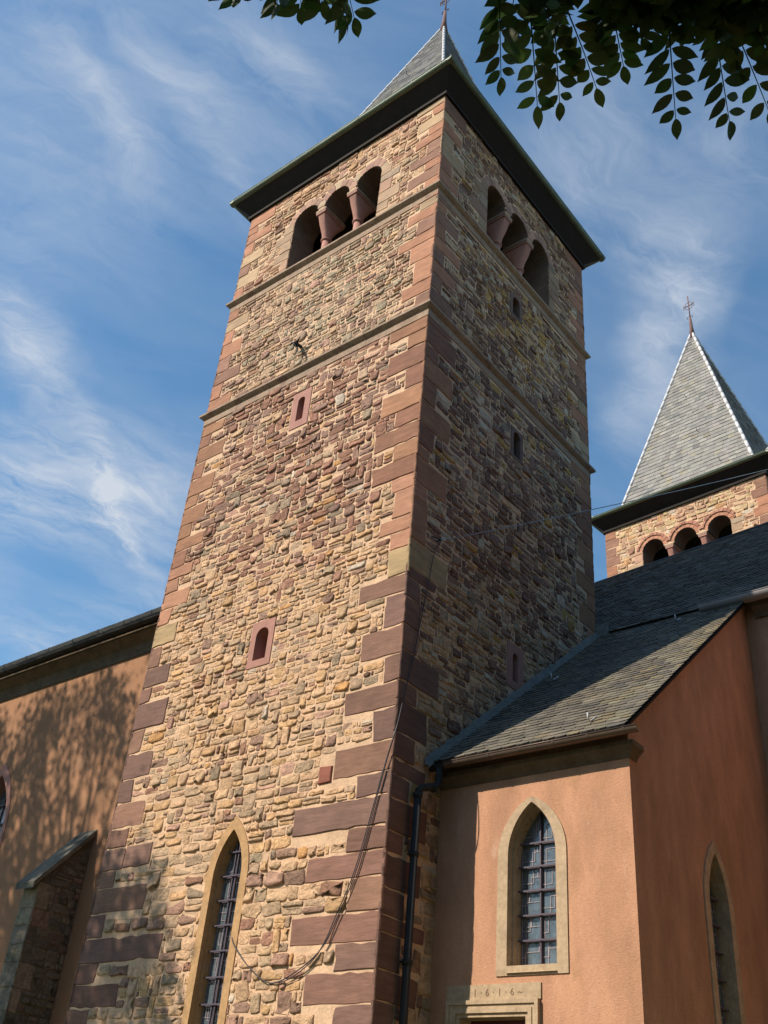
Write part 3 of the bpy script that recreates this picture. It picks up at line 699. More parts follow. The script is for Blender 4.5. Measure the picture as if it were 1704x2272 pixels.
# ------------------------------------------------------------------ the near bell tower
qK = [(3.5,3.8,.72),(3.84,4.24,1.34),(4.24,4.63,.8),(4.68,5.06,1.76),(5.09,5.56,.64),(5.58,5.95,1.58),(5.98,6.33,.78),(6.35,6.8,2.0),(6.79,7.18,.7),(7.19,7.7,1.24),(7.71,8.27,.47),(8.32,8.72,1.15),(8.7,9.23,.34),(9.29,9.78,.91),(9.8,9.99,.6),(9.99,10.43,.45),(10.46,10.82,.3),(10.84,11.39,.46),(11.42,11.77,.47),(11.79,12.1,.75),(12.1,12.72,.45),(12.75,13.05,.56),(13.1,13.5,1.09),(13.53,13.9,.59),(13.91,14.36,1.12),(14.37,14.78,.63),(14.89,15.32,1.03),(15.4,15.89,.46),(16.01,16.44,.96),(16.45,16.86,.49),(16.89,17.2,1.01),(17.6,18.0,.4),(18.0,18.4,.8),(18.52,19.14,.51),(19.14,19.71,.66),(19.78,20.05,1.03),(20.06,20.53,.53),(20.54,20.9,.84),(20.9,21.2,.5)]
qK[14:17] = [(9.8,10.43,.45),(10.46,10.82,1.09)]
qL = [(3.59,3.89,.6),(3.88,4.27,1.29),(4.29,4.62,.57),(4.64,5.05,2.2),(5.11,5.48,.48),(5.49,5.94,1.51),(5.94,6.26,.49),(6.27,6.69,1.42),(6.71,7.06,.61),(7.07,7.57,.93),(7.58,8.05,.43),(8.06,8.59,.84),(8.6,9.1,.39),(9.12,9.69,.95),(9.72,10.05,.32),(10.06,10.51,.77),(10.52,11.0,.35),(11.01,11.52,.72),(11.57,11.93,.39),(11.94,12.34,.86)]
qS = [(5.0,5.4,.55),(5.4,5.9,.9),(7.4,7.84,.55),(7.84,8.4,.83),(8.4,8.75,.5),(8.75,9.32,1.07),(9.4,9.8,.42),(9.85,10.35,.45),(10.98,11.57,1.16),(11.75,12.5,.44),(12.86,13.47,1.0),(13.76,14.29,.49),(14.4,14.9,1.0),(15.0,15.5,.46),(15.54,16.06,1.0),(16.06,16.45,.46),(16.45,17.05,1.05)]
def rowh(v): 
    if v < 6.5: return .185
    if v < 8.8: return .155
    if v < 17.4: return .118 + .03 * sm(v, 12.5, 14)
    if v < 21.4: return .118
    return .125
tower = thing('bell_tower', 'near square sandstone bell tower with large corner stones, filling the middle of the picture', 'tower')
gothic = (3.42, .36, 1.4, 5.85, .80)       # centre, half width, bottom, springing, rise
gh = arch_pts(*gothic[:5])
G_out = Hole(3.42, .50, 1.2, 5.85, 1.03)
wins_f = [rect(3.22, 3.82, 15.68, 16.74), rect(3.20, 3.86, 9.78, 10.78)]
wins_s = [rect(3.16, 3.72, 20.0, 20.76), rect(3.27, 3.80, 15.6, 16.46), rect(3.25, 3.86, 9.97, 10.93)]
gh_hole = arch_pts(3.42, .43, 1.25, 5.85, .92)
sl_main = [(3, (.165, .16, .15)), (2, (.13, .13, .135)), (1, (.20, .19, .16))]
ax = build_tower(tower, 7.0, 7.0, 25.12, 11, dict(slate=sl_main, exp=.21, wid=.26), (21.555, 17.56), 21.62, 23.48, (2.37, 3.47, 4.57), (2.47, 3.56, 4.65), .445,
            (-3.38, 3.68, 36.9, 2.86, 26.45), .55, 2.6, qK, qL, qS, wins_f, wins_s, [(gh_hole, G_out)], [], pal_front, pal_side, rowh)
cross(tower, -3.38, 3.68, 37.0, 2.3, 'rust')
frF = Fr((0, 0, 0), (-1, 0, 0), (0, -1, 0)); frS = Fr((0, 0, 0), (0, 1, 0), (1, 0, 0))
small_window(tower, frF, 3.52, .28, 15.68, 16.74, .105, 15.88, 16.56, 'pink')
small_window(tower, frF, 3.53, .31, 9.78, 10.78, .17, 9.93, 10.62, 'pink')
small_window(tower, frS, 3.44, .27, 20.0, 20.76, .16, 20.06, 20.68, 'dull')
small_window(tower, frS, 3.535, .25, 15.6, 16.46, .14, 15.66, 16.38, 'dull')
small_window(tower, frS, 3.555, .29, 9.97, 10.93, .10, 10.13, 10.75, 'pink')
def gothic_frame(root, fr, cu, ai, ao, v0i, v0o, vs, hi, ho, depth, mt, p=.02, mould=True, sill=False):
    mb = MB(); I_ = arch_pts(cu, ai, v0i, vs, hi, 14); O_ = arch_pts(cu, ao, v0o, vs, ho, 14); n = len(I_)
    strip(mb, fr, O_, p, p, mt, loop2=I_); strip(mb, fr, O_, -.04, p, mt)
    if mould:
        a2 = ai - .03; I2 = arch_pts(cu, a2, v0i + .0, vs, hi - .04, 14); a3 = ai - .05; I3 = arch_pts(cu, a3, v0i + .0, vs, hi - .07, 14)
        strip(mb, fr, I_, p, -depth * .38, mt); strip(mb, fr, I_, -depth * .38, -depth * .38, mt, loop2=I2); strip(mb, fr, I2, -depth * .38, -depth * .72, mt)
        strip(mb, fr, I2, -depth * .72, -depth * .72, mt, loop2=I3); strip(mb, fr, I3, -depth * .72, -depth - .02, mt); ag, hg = a3, hi - .07
    else:
        strip(mb, fr, I_, p, -depth - .02, mt); ag, hg = ai, hi
    if sill: fadd(mb, fr, [(cu - ai, v0i - .1, p + .03), (cu + ai, v0i - .1, p + .03), (cu + ai, v0i + .06, -depth), (cu - ai, v0i + .06, -depth)], [(0, 1, 2, 3)], mt)
    return mb.build('window_frame', root), ag, hg
wf, ag, hg = gothic_frame(tower, frF, 3.42, .34, .50, 1.5, 1.25, 5.85, .80, 1.03, .22, 'ochre')
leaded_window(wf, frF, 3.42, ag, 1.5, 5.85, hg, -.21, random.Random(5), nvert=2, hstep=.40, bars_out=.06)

# iron hook below the round stone
hk = MB(); tube(hk, [(-3.86, .02, 18.30), (-3.86, -.2, 18.28), (-3.80, -.32, 18.16), (-3.74, -.30, 18.02)], .03, 'iron', 8, radii=[.04, .045, .03, .012])
tube(hk, [(-3.86, -.16, 18.28), (-3.98, -.22, 18.34), (-4.06, -.2, 18.30)], .025, 'iron', 8, radii=[.035, .03, .01])
tube(hk, [(-3.84, -.18, 18.24), (-3.84, -.14, 18.05), (-3.79, -.2, 17.93)], .02, 'iron', 8, radii=[.03, .022, .01]); tube(hk, [(-3.82, -.2, 18.3), (-3.68, -.25, 18.36)], .02, 'iron', 6, radii=[.03, .008])
hk.build('iron_bracket', tower)
# the red stone and the pale round stone let into the front
o_ = MB(); rg = random.Random(3); block(o_, frF, 1.27, 1.55, 7.17, 7.45, .034, (.27, .095, .062), rg, jit=.012); o_.build('red_stone', tower)
o_ = MB(); lathe(o_, (0, 0, 0), [(.17, 0), (.16, .03), (.10, .045)], 'ashlar', 14, col=(.36, .24, .16)); ob = o_.build('round_stone', tower); ob.rotation_euler = (R(90), 0, 0); ob.location = (-3.91, -.005, 18.68)

# ------------------------------------------------------------------ chapel annex in the corner of the tower
annex = thing('chapel_annex', 'small orange rendered chapel with slate roof and door dated 1616, beside the near tower', 'chapel', (0, 0, 0))
XW, YF, YN, ZE = 3.44, 1.3, 7.2, 7.42
frA = Fr((0, YF, 0), (1, 0, 0), (0, -1, 0)); frG = Fr((XW, 0, 0), (0, 1, 0), (1, 0, 0))
SL = (12.85 - 7.62) / (7.2 - .95)
aw = (1.775, .415, 4.47, 6.02, .79)
w_ = MB(); aout = arch_pts(1.775, .50, 4.40, 6.02, .86, 14)
dh = [(.57, .0), (1.71, .0), (1.71, 3.86), (.57, 3.86)]
sheet(w_, frA, 0.004, XW, 0, 7.62, [aout, dh], 0, 'stucco')
w_.build('wall', annex)
w_ = MB(); gout = arch_pts(4.15, .43, 3.9, 5.75, .92, 12)
zt = lambda y: 7.62 + SL * (y - .95) - .10
sheet(w_, frG, [(YF, 0), (YN, 0), (YN, zt(YN)), (YF, zt(YF))], None, None, None, [gout], 0, 'stucco')
w_.build('wall', annex)
fA, ag, hg = gothic_frame(annex, frA, 1.775, .415, .595, 4.47, 4.34, 6.02, .79, .88, .30, 'cream', mould=True, sill=True)
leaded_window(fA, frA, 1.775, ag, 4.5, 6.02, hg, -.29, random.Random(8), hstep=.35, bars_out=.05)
fG, ag, hg = gothic_frame(annex, frG, 4.15, .38, .56, 3.95, 3.78, 5.75, .86, 1.06, .22, 'cream', sill=True)
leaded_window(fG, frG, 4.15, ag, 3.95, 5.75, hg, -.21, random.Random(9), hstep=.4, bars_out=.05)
# roof
rf = MB(); rr = random.Random(21)
A, B = (-.0, .93, 7.60), (XW + .13, .93, 7.60); C, D_ = (XW + .13, 7.16, 7.60 + SL * 6.23), (-.0, 7.16, 7.60 + SL * 6.23)
pa = [(3, (.12, .106, .084)), (2, (.14, .122, .094)), (1.2, (.09, .083, .073)), (.5, (.155, .13, .095))]
slates(rf, [A, B, C, D_], .165, .235, pa, rr, thick=.013, rounded=True, lichen=lambda a, t: (.5 if a > .8 else .10 if a > .5 else .02))
rf.add([(A[0], A[1], A[2] - .05), (B[0], B[1], B[2] - .05), (C[0], C[1], C[2] - .05), (D_[0], D_[1], D_[2] - .05)], [(3, 2, 1, 0)], 'soffit')
rf.build('roof', annex)
vb = MB()
for (x0, x1, e) in ((XW + .004, XW + .11, .02),):
    vs_ = []
    for (y, z) in ((.95, 7.59), (7.16, 7.60 + SL * 6.21)):
        for (x, dz) in ((x0, -.012), (x1, -.012), (x1, -.09), (x0, -.13)): vs_.append((x, y, z + dz))
    vb.add(vs_, [(0, 1, 5, 4), (1, 2, 6, 5), (2, 3, 7, 6), (3, 0, 4, 7), (0, 3, 2, 1), (4, 5, 6, 7)], 'soffit')
vb.build('verge_board', annex)
# cement fillet where the roof meets the tower
cf = MB(); rc = random.Random(4); n_ = 70; ring = []
for i in range(n_ + 1):
    y = .78 + (7.1 - .78) * i / n_; z = 7.60 + SL * (y - .93); a_, b_ = .11 * rc.uniform(.8, 1.2), .13 * rc.uniform(.8, 1.2)
    ring += [(.0, y, z + b_ + .03), (.045, y, z + b_), (a_ * .6, y, z + b_ * .45), (a_ + .03, y, z + .012), (a_ + .03, y, z - .03)]
cf.add(ring, [(i * 5 + k, i * 5 + k + 1, (i + 1) * 5 + k + 1, (i + 1) * 5 + k) for i in range(n_) for k in range(4)], 'cement', smooth=True)
cf.build('cement_fillet', annex)
# snow hooks
for (x, y) in ((2.85, 1.25), (.55, 4.1), (2.2, 6.5)):
    hk = MB(); z = 7.61 + SL * (y - .93); tube(hk, [(x, y + .2, z + .18), (x, y, z + .03), (x, y - .07, z + .04), (x, y - .08, z + .14)], .013, 'lead', 6); hk.build('snow_hook', annex)
# cornice under the eaves
cn = MB(); prof = [(0, 7.24), (.02, 7.24), (.03, 7.28), (.08, 7.33), (.13, 7.38), (.14, 7.39), (.14, 7.46), (0, 7.47)]
def sweep(mb, prof, A, B, nrm, mt, e0=0, e1=0):
    A, B = Vector(A), Vector(B); d = (B - A).normalized(); nn = Vector(nrm); vs_ = []
    for Pp, e in ((A, -e0), (B, e1)):
        for (p, z) in prof: q = Pp + nn * p + d * (p * e); vs_.append((q.x, q.y, z))
    k = len(prof); mb.add(vs_, [(i, i + 1, k + i + 1, k + i) for i in range(k - 1)] + [tuple(range(k)), tuple(reversed(range(k, 2 * k)))], mt)
sweep(cn, prof, (.02, YF, 0), (XW, YF, 0), (0, -1, 0), 'cornice', 0, 1)
sweep(cn, prof, (XW, YF - .001, 0), (XW, YF + .22, 0), (1, 0, 0), 'cornice', 1, 0)
cn.build('cornice', annex)
gt = MB(); gy, gz = .96, 7.545
half_gutter(gt, (.34, gy, gz), (XW + .34, gy, gz), .08, 'gutter_brown'); half_gutter(gt, (.02, gy + .02, gz - .01), (.335, gy + .02, gz - .01), .08, 'pipe')
ga = gt.build('gutter', annex)
for i in range(6):
    br = MB(); bracket(br, (.62 + i * .59, gy, gz), (1, 0, 0), .08, 'gutter_brown'); br.build('bracket', ga)
dp = MB(); pr = .062
tube(dp, [(.22, gy, gz - .06), (.22, gy, 7.30), (.235, .93, 7.20), (.25, .86, 7.14), (.22, .74, 7.10), (.16, .62, 7.06), (.13, .56, 7.0), (.13, .545, 6.9)], pr, 'pipe', 14)
tube(dp, [(.13, .54, 6.96), (.13, .54, 0)], pr, 'pipe', 14)
for z in (6.88, 5.95, 4.4): tube(dp, [(.13, .54, z), (.13, .54, z + .07)], pr + .016, 'pipe', 14)
tube(dp, [(.245, .82, 7.11), (.24, .77, 7.09)], pr + .014, 'pipe', 14)
dpo = dp.build('downpipe', annex)
for z in (6.0, 4.45):
    cl = MB(); tube(cl, [(.0, .54, z), (.13, .54, z)], .014, 'pipe', 6); cl.build('pipe_clip', dpo)
# dated door surround
ds = MB(); rgd = random.Random(2)
def mould_rect(mb, u0, u1, vt, wd, w0, w1, mt):       # one step of the moulded surround (two jambs and a head)
    box(mb, frA, u0, u0 + wd, 0, vt, w0, w1, mt); box(mb, frA, u1 - wd, u1, 0, vt, w0, w1, mt); box(mb, frA, u0 + wd, u1 - wd, vt - wd, vt, w0, w1, mt)
box(ds, frA, .33, 1.93, 4.03, 4.24, -.05, .022, 'cream')
mould_rect(ds, .36, 1.91, 4.028, .055, -.05, .075, 'cream'); mould_rect(ds, .416, 1.854, 3.972, .05, -.05, .05, 'cream'); mould_rect(ds, .467, 1.803, 3.921, .06, -.25, .065, 'cream'); mould_rect(ds, .528, 1.742, 3.860, .05, -.28, .035, 'cream')
dso = ds.build('door_surround', annex)
tx = bpy.data.curves.new('date', 'FONT'); tx.body = '1 · 6 · 1 · 6 ~'; tx.size = .135; tx.extrude = .002; tx.space_character = 1.12
to = bpy.data.objects.new('carved_date', tx); S.collection.objects.link(to); bpy.context.view_layer.update()
me = bpy.data.meshes.new_from_object(to.evaluated_get(bpy.context.evaluated_depsgraph_get())); bpy.data.objects.remove(to)
to = bpy.data.objects.new('carved_date', me); S.collection.objects.link(to); me.materials.clear(); me.materials.append(M['engrave'])
to.parent = dso; to.rotation_euler = (R(90), 0, 0); to.location = (.80, YF - .0245, 4.085); to['label'] = 'date 1616 cut into the lintel'
dr = MB(); box(dr, frA, .56, 1.72, 0, 3.80, -.42, -.36, 'doorwood'); 
for i in range(8): box(dr, frA, .60 + i * .14, .72 + i * .14, 0, 3.72, -.359, -.345, 'doorwood')
box(dr, frA, .575, 1.695, 3.74, 3.81, -.34, -.27, 'door'); dr.build('door', annex)

# ------------------------------------------------------------------ nave behind (right of the tower)
nave = thing('church_nave', 'long dark slate roofed nave running behind the near tower and below the far tower', 'church')
w_ = MB(); frN = Fr((0, YN, 0), (1, 0, 0), (0, -1, 0)); frNb = Fr((0, 19.6, 0), (1, 0, 0), (0, 1, 0))
sheet(w_, frN, -6.8, 22, 0, 12.75, [], 0, 'stucco'); sheet(w_, frNb, -10, 22, 0, 12.75, [], 0, 'stucco', inward=False)
w_.build('wall', nave)
rz0, rz1 = (-8.6, 14.0, 18.40), (22.0, 11.15, 18.40)
rf = MB(); rn = random.Random(31)
pn = [(3, (.090, .076, .060)), (2, (.108, .092, .072)), (1, (.13, .112, .09)), (.6, (.062, .054, .045))]
slates(rf, [(-6.9, 6.95, 12.71), (22.0, 6.95, 12.71), rz1, rz0], .20, .27, pn, rn, thick=.016, rounded=True)
rf.add([(-10, 19.9, 12.78), (22, 19.9, 12.78), rz1, rz0], [(0, 3, 2, 1)], 'slate', col=(.07, .075, .08)); rf.add([(-10, 6.93, 12.7), (-10, 19.9, 12.7), rz0], [(0, 1, 2)], 'slate', col=(.07, .075, .08))
tube(rf, [rz0, rz1], .05, 'slate', 8, col=(.06, .065, .07))
rf.build('roof', nave)
gt = MB(); half_gutter(gt, (2.62, 6.84, 12.66), (22, 6.84, 12.66), .145, 'gutter_grey'); gn = gt.build('gutter', nave)
for i in range(6): br = MB(); bracket(br, (3.95 + i * .9 if i else 3.05, 6.84, 12.66), (1, 0, 0), .145, 'gutter_grey'); br.build('bracket', gn)
cn = MB(); sweep(cn, [(0, 12.28), (.05, 12.28), (.08, 12.36), (.2, 12.46), (.22, 12.58), (0, 12.60)], (XW + .2, YN, 0), (22, YN, 0), (0, -1, 0), 'cornice'); cn.build('cornice', nave)
# small lead apron in the angle between tower, nave roof and chapel roof
lp = MB(); lp.add([(.003, 6.9, 12.45), (.40, 6.9, 12.52), (.34, 6.98, 12.95), (.003, 6.98, 13.0)], [(0, 1, 2, 3)], 'cement'); lp.build('valley_apron', nave)

# ------------------------------------------------------------------ wing to the left of the tower with its buttress
wing = thing('church_wing', 'orange rendered church wing dappled with tree shade, left of the near tower', 'church')
YW = 1.5; frW = Fr((-7, YW, 0), (-1, 0, 0), (0, -1, 0))
w_ = MB(); lw = arch_pts(7.30, .77, 2.5, 8.2, 1.75, 14)
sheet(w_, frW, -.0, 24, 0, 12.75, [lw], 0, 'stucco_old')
w_.build('wall', wing)
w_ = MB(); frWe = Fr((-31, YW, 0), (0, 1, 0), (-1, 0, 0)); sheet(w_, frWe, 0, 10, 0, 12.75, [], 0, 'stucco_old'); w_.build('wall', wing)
fw, ag, hg = gothic_frame(wing, frW, 7.30, .74, .88, 2.6, 2.4, 8.2, 1.62, 1.95, .35, 'pink')
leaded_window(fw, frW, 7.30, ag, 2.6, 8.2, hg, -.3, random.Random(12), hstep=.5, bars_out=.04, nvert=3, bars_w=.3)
cn = MB(); sweep(cn, [(0, 12.12), (.03, 12.12), (.04, 12.24), (.05, 12.26), (.07, 12.42), (.20, 12.50), (.32, 12.56), (.34, 12.66), (0, 12.70)], (-31, YW, 0), (-7.0, YW, 0), (0, -1, 0), 'cornice'); cn.build('cornice', wing)
gt = MB(); half_gutter(gt, (-31, .98, 12.70), (-7.0, .98, 12.70), .095, 'pipe'); gw = gt.build('gutter', wing)
for i in range(9): br = MB(); bracket(br, (-7.6 - i * .9, .98, 12.70), (1, 0, 0), .095, 'pipe'); br.build('bracket', gw)
rf = MB(); rw = random.Random(41)
slates(rf, [(-31, 1.0, 12.82), (-7.0, 1.0, 12.82), (-7.0, 6.6, 17.85), (-31, 6.6, 17.85)], .17, .24, sl_main, rw, thick=.012)
rf.add([(-31, 12, 12.8), (-7, 12, 12.8), (-7, 6.6, 17.85), (-31, 6.6, 17.85)], [(0, 1, 2, 3)], 'slate', col=(.15, .15, .15)); rf.build('roof', wing)
for i in range(10):
    hk = MB(); x = -7.9 - i * 1.05; tube(hk, [(x, 1.35, 13.08), (x, 1.16, 12.95), (x, 1.10, 12.96), (x, 1.07, 13.0), (x + .02, 1.09, 13.04)], .009, 'iron', 6); hk.build('snow_hook', wing)
# buttress: rubble faces, sloping slab cap
bx0, bx1, by0 = -10.17, -9.66, .45
bt = MB(); rb = random.Random(51)
frBf = Fr((bx0, by0, 0), (1, 0, 0), (0, -1, 0)); frBs = Fr((bx1, by0, 0), (0, 1, 0), (1, 0, 0)); frBl = Fr((bx0, by0, 0), (0, 1, 0), (-1, 0, 0))
zb0, zb1 = 6.45, 7.68
pb = [(2, (.17, .14, .10)), (1.5, (.12, .10, .075)), (1, (.24, .19, .13)), (.6, (.20, .12, .09))]
box(bt, frBf, 0, bx1 - bx0, 0, zb0, -.9, 0, 'moss', col=(.19, .15, .10)); 
bt.add([(bx1 - .002, by0, zb0), (bx1 - .002, YW, zb0), (bx1 - .002, YW, zb1), (bx0, by0, zb0), (bx0, YW, zb0), (bx0, YW, zb1)], [(0, 1, 2), (3, 5, 4), (0, 2, 5, 3)], 'moss', col=(.12, .10, .075))
z = 0
while z < zb0 - .05:
    h = rb.uniform(.32, .5); h = h if zb0 - z - h > .2 else zb0 - z
    block(bt, frBf, -.012, bx1 - bx0 + .012, z + .005, z + h - .005, .014, pick([(1, (.21, .17, .115)), (1, (.16, .13, .095))], rb), rb, mt='moss')
    w0 = rb.choice((.22, .42)); block(bt, frBs, -.012, w0, z + .005, z + h - .005, .012, pick(pb, rb), rb, mt='moss'); 
    rubble(bt, frBs, w0 + .01, YW - by0, z, z + h, [], lambda v: .17, lambda u, v, r: pb, rb, hgt=(.008, .02))
    z += h
for (a, b, ua) in ((zb0, zb0 + .3, .22), (zb0 + .3, zb0 + .6, .52), (zb0 + .6, zb0 + .86, .78)): rubble(bt, frBs, ua + .05, YW - by0, a, b, [], lambda v: .16, lambda u, v, r: pb, rb, hgt=(.006, .014))
bo = bt.build('buttress', wing); bo['label'] = 'mossy stone buttress with a sloping slab top'
cp = MB(); o = .07; yl, zl, zh = .27, 6.42, 7.86
ylw = YW + .02; n_ = 8
def capq(x, t, dz): return (x + .006 * math.sin(t * 17 + x * 9), yl + (ylw - yl) * t, zl + (zh - zl) * t + dz + .006 * math.sin(t * 23))
vs_ = []
for i in range(n_ + 1):
    t = i / n_
    for (x, dz) in ((bx0 - o, 0), (bx1 + o, 0), (bx1 + o, -.13), (bx0 - o, -.13)): vs_.append(capq(x, t, dz))
cp.add(vs_, [(i * 4 + k, (i + 1) * 4 + k, (i + 1) * 4 + (k + 1) % 4, i * 4 + (k + 1) % 4)[::-1] for i in range(n_) for k in range(4)] + [(0, 1, 2, 3), tuple(n_ * 4 + k for k in (3, 2, 1, 0))], 'moss', col=(.17, .15, .11))
cp.build('cap_stone', bo)

# ------------------------------------------------------------------ second tower behind the nave
far = thing('bell_tower', 'more distant sandstone tower with pale grey slate spire rising beyond the dark nave roof', 'tower', (-6.15, 20.0, 0), R(-4.7))
far['label'] = 'more distant sandstone tower with a whole pale slate spire, rising beyond the dark nave roof'
cx0, cy0 = 0, 0
WF = 6.9
root2 = bpy.data.objects.new('far_origin', None)
E2_before = len(bpy.data.objects)
sl_far = [(3, (.21, .197, .18)), (2, (.185, .177, .165)), (2, (.225, .213, .187)), (.3, (.14, .14, .135)), (.4, (.21, .19, .14))]
def pal_far(u, v, rng): return [(2, (.42, .25, .16)), (1.6, (.46, .33, .17)), (1.2, (.50, .37, .22)), (1, (.33, .17, .11)), (.7, (.5, .27, .12)), (.6, pale), (.8, gbuf)]
# built in its own frame whose near right corner is the origin
far.location = (-6.15 + WF * math.cos(R(4.7)), 20.0 - WF * math.sin(R(4.7)), 0)
af = (6.9 - 4.90, 6.9 - 3.49, 6.9 - 2.10)
build_tower(far, WF, WF, 24.95, 77, dict(slate=sl_far, exp=.24, wid=.30), (21.3,), 21.4, 23.36, af, af, .47, (-3.62, 3.25, 36.9, 3.0, 25.95), .57, 14.0, [(14 + i * .4, 14.4 + i * .4, (.45, .62)[i % 2]) for i in range(27)], [(14 + i * .42, 14.42 + i * .42, (.62, .46)[i % 2]) for i in range(26)], None, [], [], [], [], pal_far, pal_side, lambda v: .15, far=True)
cross(far, -3.62, 3.25, 37.0, 2.3, 'rust')
bpy.data.objects.remove(root2)

# ------------------------------------------------------------------ wires
ow = thing('overhead_wire', 'thin wire strung from a white insulator on the shaded tower face to the far tower', 'wire')
wr = MB(); A, B = Vector((.16, .86, 11.92)), Vector((1.0, 19.15, 24.86)); pts = [A.lerp(B, i / 24) + Vector((0, 0, -.25 * (i / 24) * (1 - i / 24))) for i in range(25)]
wr.build('wire', ow) if False else None
tube(wr, pts, .011, 'wire_pale', 6); wr.build('wire', ow)
ins = MB(); tube(ins, [(0, .78, 11.90), (.10, .80, 11.90)], .014, 'iron', 6); tube(ins, [(.02, .60, 11.9), (.1, .78, 11.9)], .012, 'iron', 6); ins.build('bracket', ow)
ins = MB(); tube(ins, [(.10, .80, 11.89), (.13, .82, 11.93), (.16, .86, 11.92)], .03, 'porcelain', 10, radii=[.02, .042, .02]); ins.build('insulator', ow)
sc = MB()
def smooth_pts(p, k=6):
    out = []; p = [Vector(q) for q in p]
    for i in range(len(p) - 1):
        a, b, c, d = p[max(i - 1, 0)], p[i], p[i + 1], p[min(i + 2, len(p) - 1)]
        for j in range(k): t = j / k; out.append(.5 * ((2 * b) + (-a + c) * t + (2 * a - 5 * b + 4 * c - d) * t * t + (-a + 3 * b - 3 * c + d) * t ** 3))
    out.append(p[-1]); return out
m1 = [(.12, .80, 11.88), (.05, .69, 11.61), (.05, .53, 10.72), (.05, .27, 9.22), (.05, .15, 8.68), (.055, .0, 7.98), (.02, -.06, 7.64), (-.09, -.06, 7.24), (-.46, -.06, 5.75), (-.81, -.06, 4.93), (-1.05, -.06, 4.55), (-1.49, -.06, 4.27), (-2.01, -.05, 4.13), (-2.51, -.05, 4.37), (-2.97, -.04, 4.75), (-3.09, .04, 4.96), (-3.12, .2, 5.0)]
tube(sc, smooth_pts(m1), .009, 'wire', 6)
m2 = [(.055, .0, 7.98), (.01, -.07, 7.60), (-.13, -.06, 7.15), (-.51, -.06, 5.7), (-.83, -.05, 5.0), (-.98, -.06, 4.66), (-1.2, -.06, 4.40), (-1.62, -.06, 4.17), (-2.01, -.05, 4.12)]
tube(sc, smooth_pts(m2), .008, 'wire', 6)
tube(sc, [(-2.01, .0, 4.13), (-2.01, -.05, 4.12)], .02, 'iron', 6)
sc = sc.build('slack_cable'); sc['label'] = 'slack dark cable looping down the front of the near tower to its pointed window'; sc['category'] = 'cable'

# ------------------------------------------------------------------ trees
def leaflet(mb, base, d, nrm, ln, wd, col, rng):
    d = d.normalized(); s_ = d.cross(nrm).normalized(); nn = s_.cross(d).normalized()
    prof = ((0, .0), (.10, .50), (.25, .86), (.42, 1.0), (.58, .93), (.74, .66), (.88, .28), (1, 0)); cup = rng.uniform(.05, .22); bend = rng.uniform(-.12, .25)
    vs_ = []
    for t, w in prof:
        p = base + d * ln * t - nn * ln * bend * t * t
        if w == 0: vs_.append(p)
        else: vs_ += [p - s_ * wd * w * .5 + nn * wd * cup * w, p, p + s_ * wd * w * .5 + nn * wd * cup * w]
    fs = [(0, 2, 1), (0, 3, 2)]
    for k in range(5):
        a = 1 + 3 * k; fs += [(a, a + 1, a + 4, a + 3), (a + 1, a + 2, a + 5, a + 4)]
    fs += [(16, 17, 19), (17, 18, 19)]
    mb.add([tuple(v) for v in vs_], fs, 'leaf', col=col, smooth=True)
def compound(mb, st, base, d, ln, rng, pairs=5, big=1.0):
    """a pinnate leaf: stalk, paired leaflets and an end leaflet"""
    d = d.normalized(); side = d.cross(Vector((-.35 + rng.gauss(0, .45), .9 + rng.gauss(0, .3), rng.uniform(-.3, .3)))).normalized(); nrm = side.cross(d).normalized()
    c = pick([(3, (.06, .10, .022)), (2, (.045, .075, .02)), (1, (.10, .14, .03))], rng); droop = Vector((0, 0, -1)) * rng.uniform(.0, .35); pts = []
    for i in range(9): t = i / 8; pts.append(base + d * ln * t + droop * ln * t * t)
    tube(st, pts, .003, 'stem', 4, radii=[.0035 - .002 * i / 8 for i in range(9)], cap=False)
    for k in range(pairs):
        t = .20 + .72 * k / max(1, pairs - 1); p = base + d * ln * t + droop * ln * t * t; sz = big * (1 - .28 * abs(k - 1.6) / 3)
        for s_ in (-1, 1):
            dd = (d * rng.uniform(.45, .75) + side * s_ + nrm * rng.uniform(-.15, .15) + Vector((0, 0, -.12))).normalized()
            leaflet(mb, p + dd * .006, dd, nrm + Vector((0, 0, .4)), .135 * sz * rng.uniform(.75, 1.15), .058 * sz * rng.uniform(.85, 1.15), tuple(x * rng.uniform(.8, 1.2) for x in c), rng)
    p = pts[-1]; leaflet(mb, p, (pts[-1] - pts[-2]), nrm, .105 * big, .044 * big, c, rng)
rt = random.Random(101)
near = thing('ash_tree', 'leafy tree whose dark pinnate leaves hang into the top of the picture', 'tree', (14.2, -13.4, 0))
org_ = Vector((14.2, -13.4, 0))
tk = MB(); tp = [Vector(p) - org_ for p in ((14.2, -13.4, -.1), (14.15, -13.4, 2.2), (13.9, -13.3, 4.6), (13.2, -13.2, 7.2), (12.4, -13.2, 9.6), (11.8, -13.3, 12))]
tube(tk, tp, .3, 'bark', 14, radii=[.42, .32, .27, .21, .14, .05]); trunk = tk.build('trunk', near)
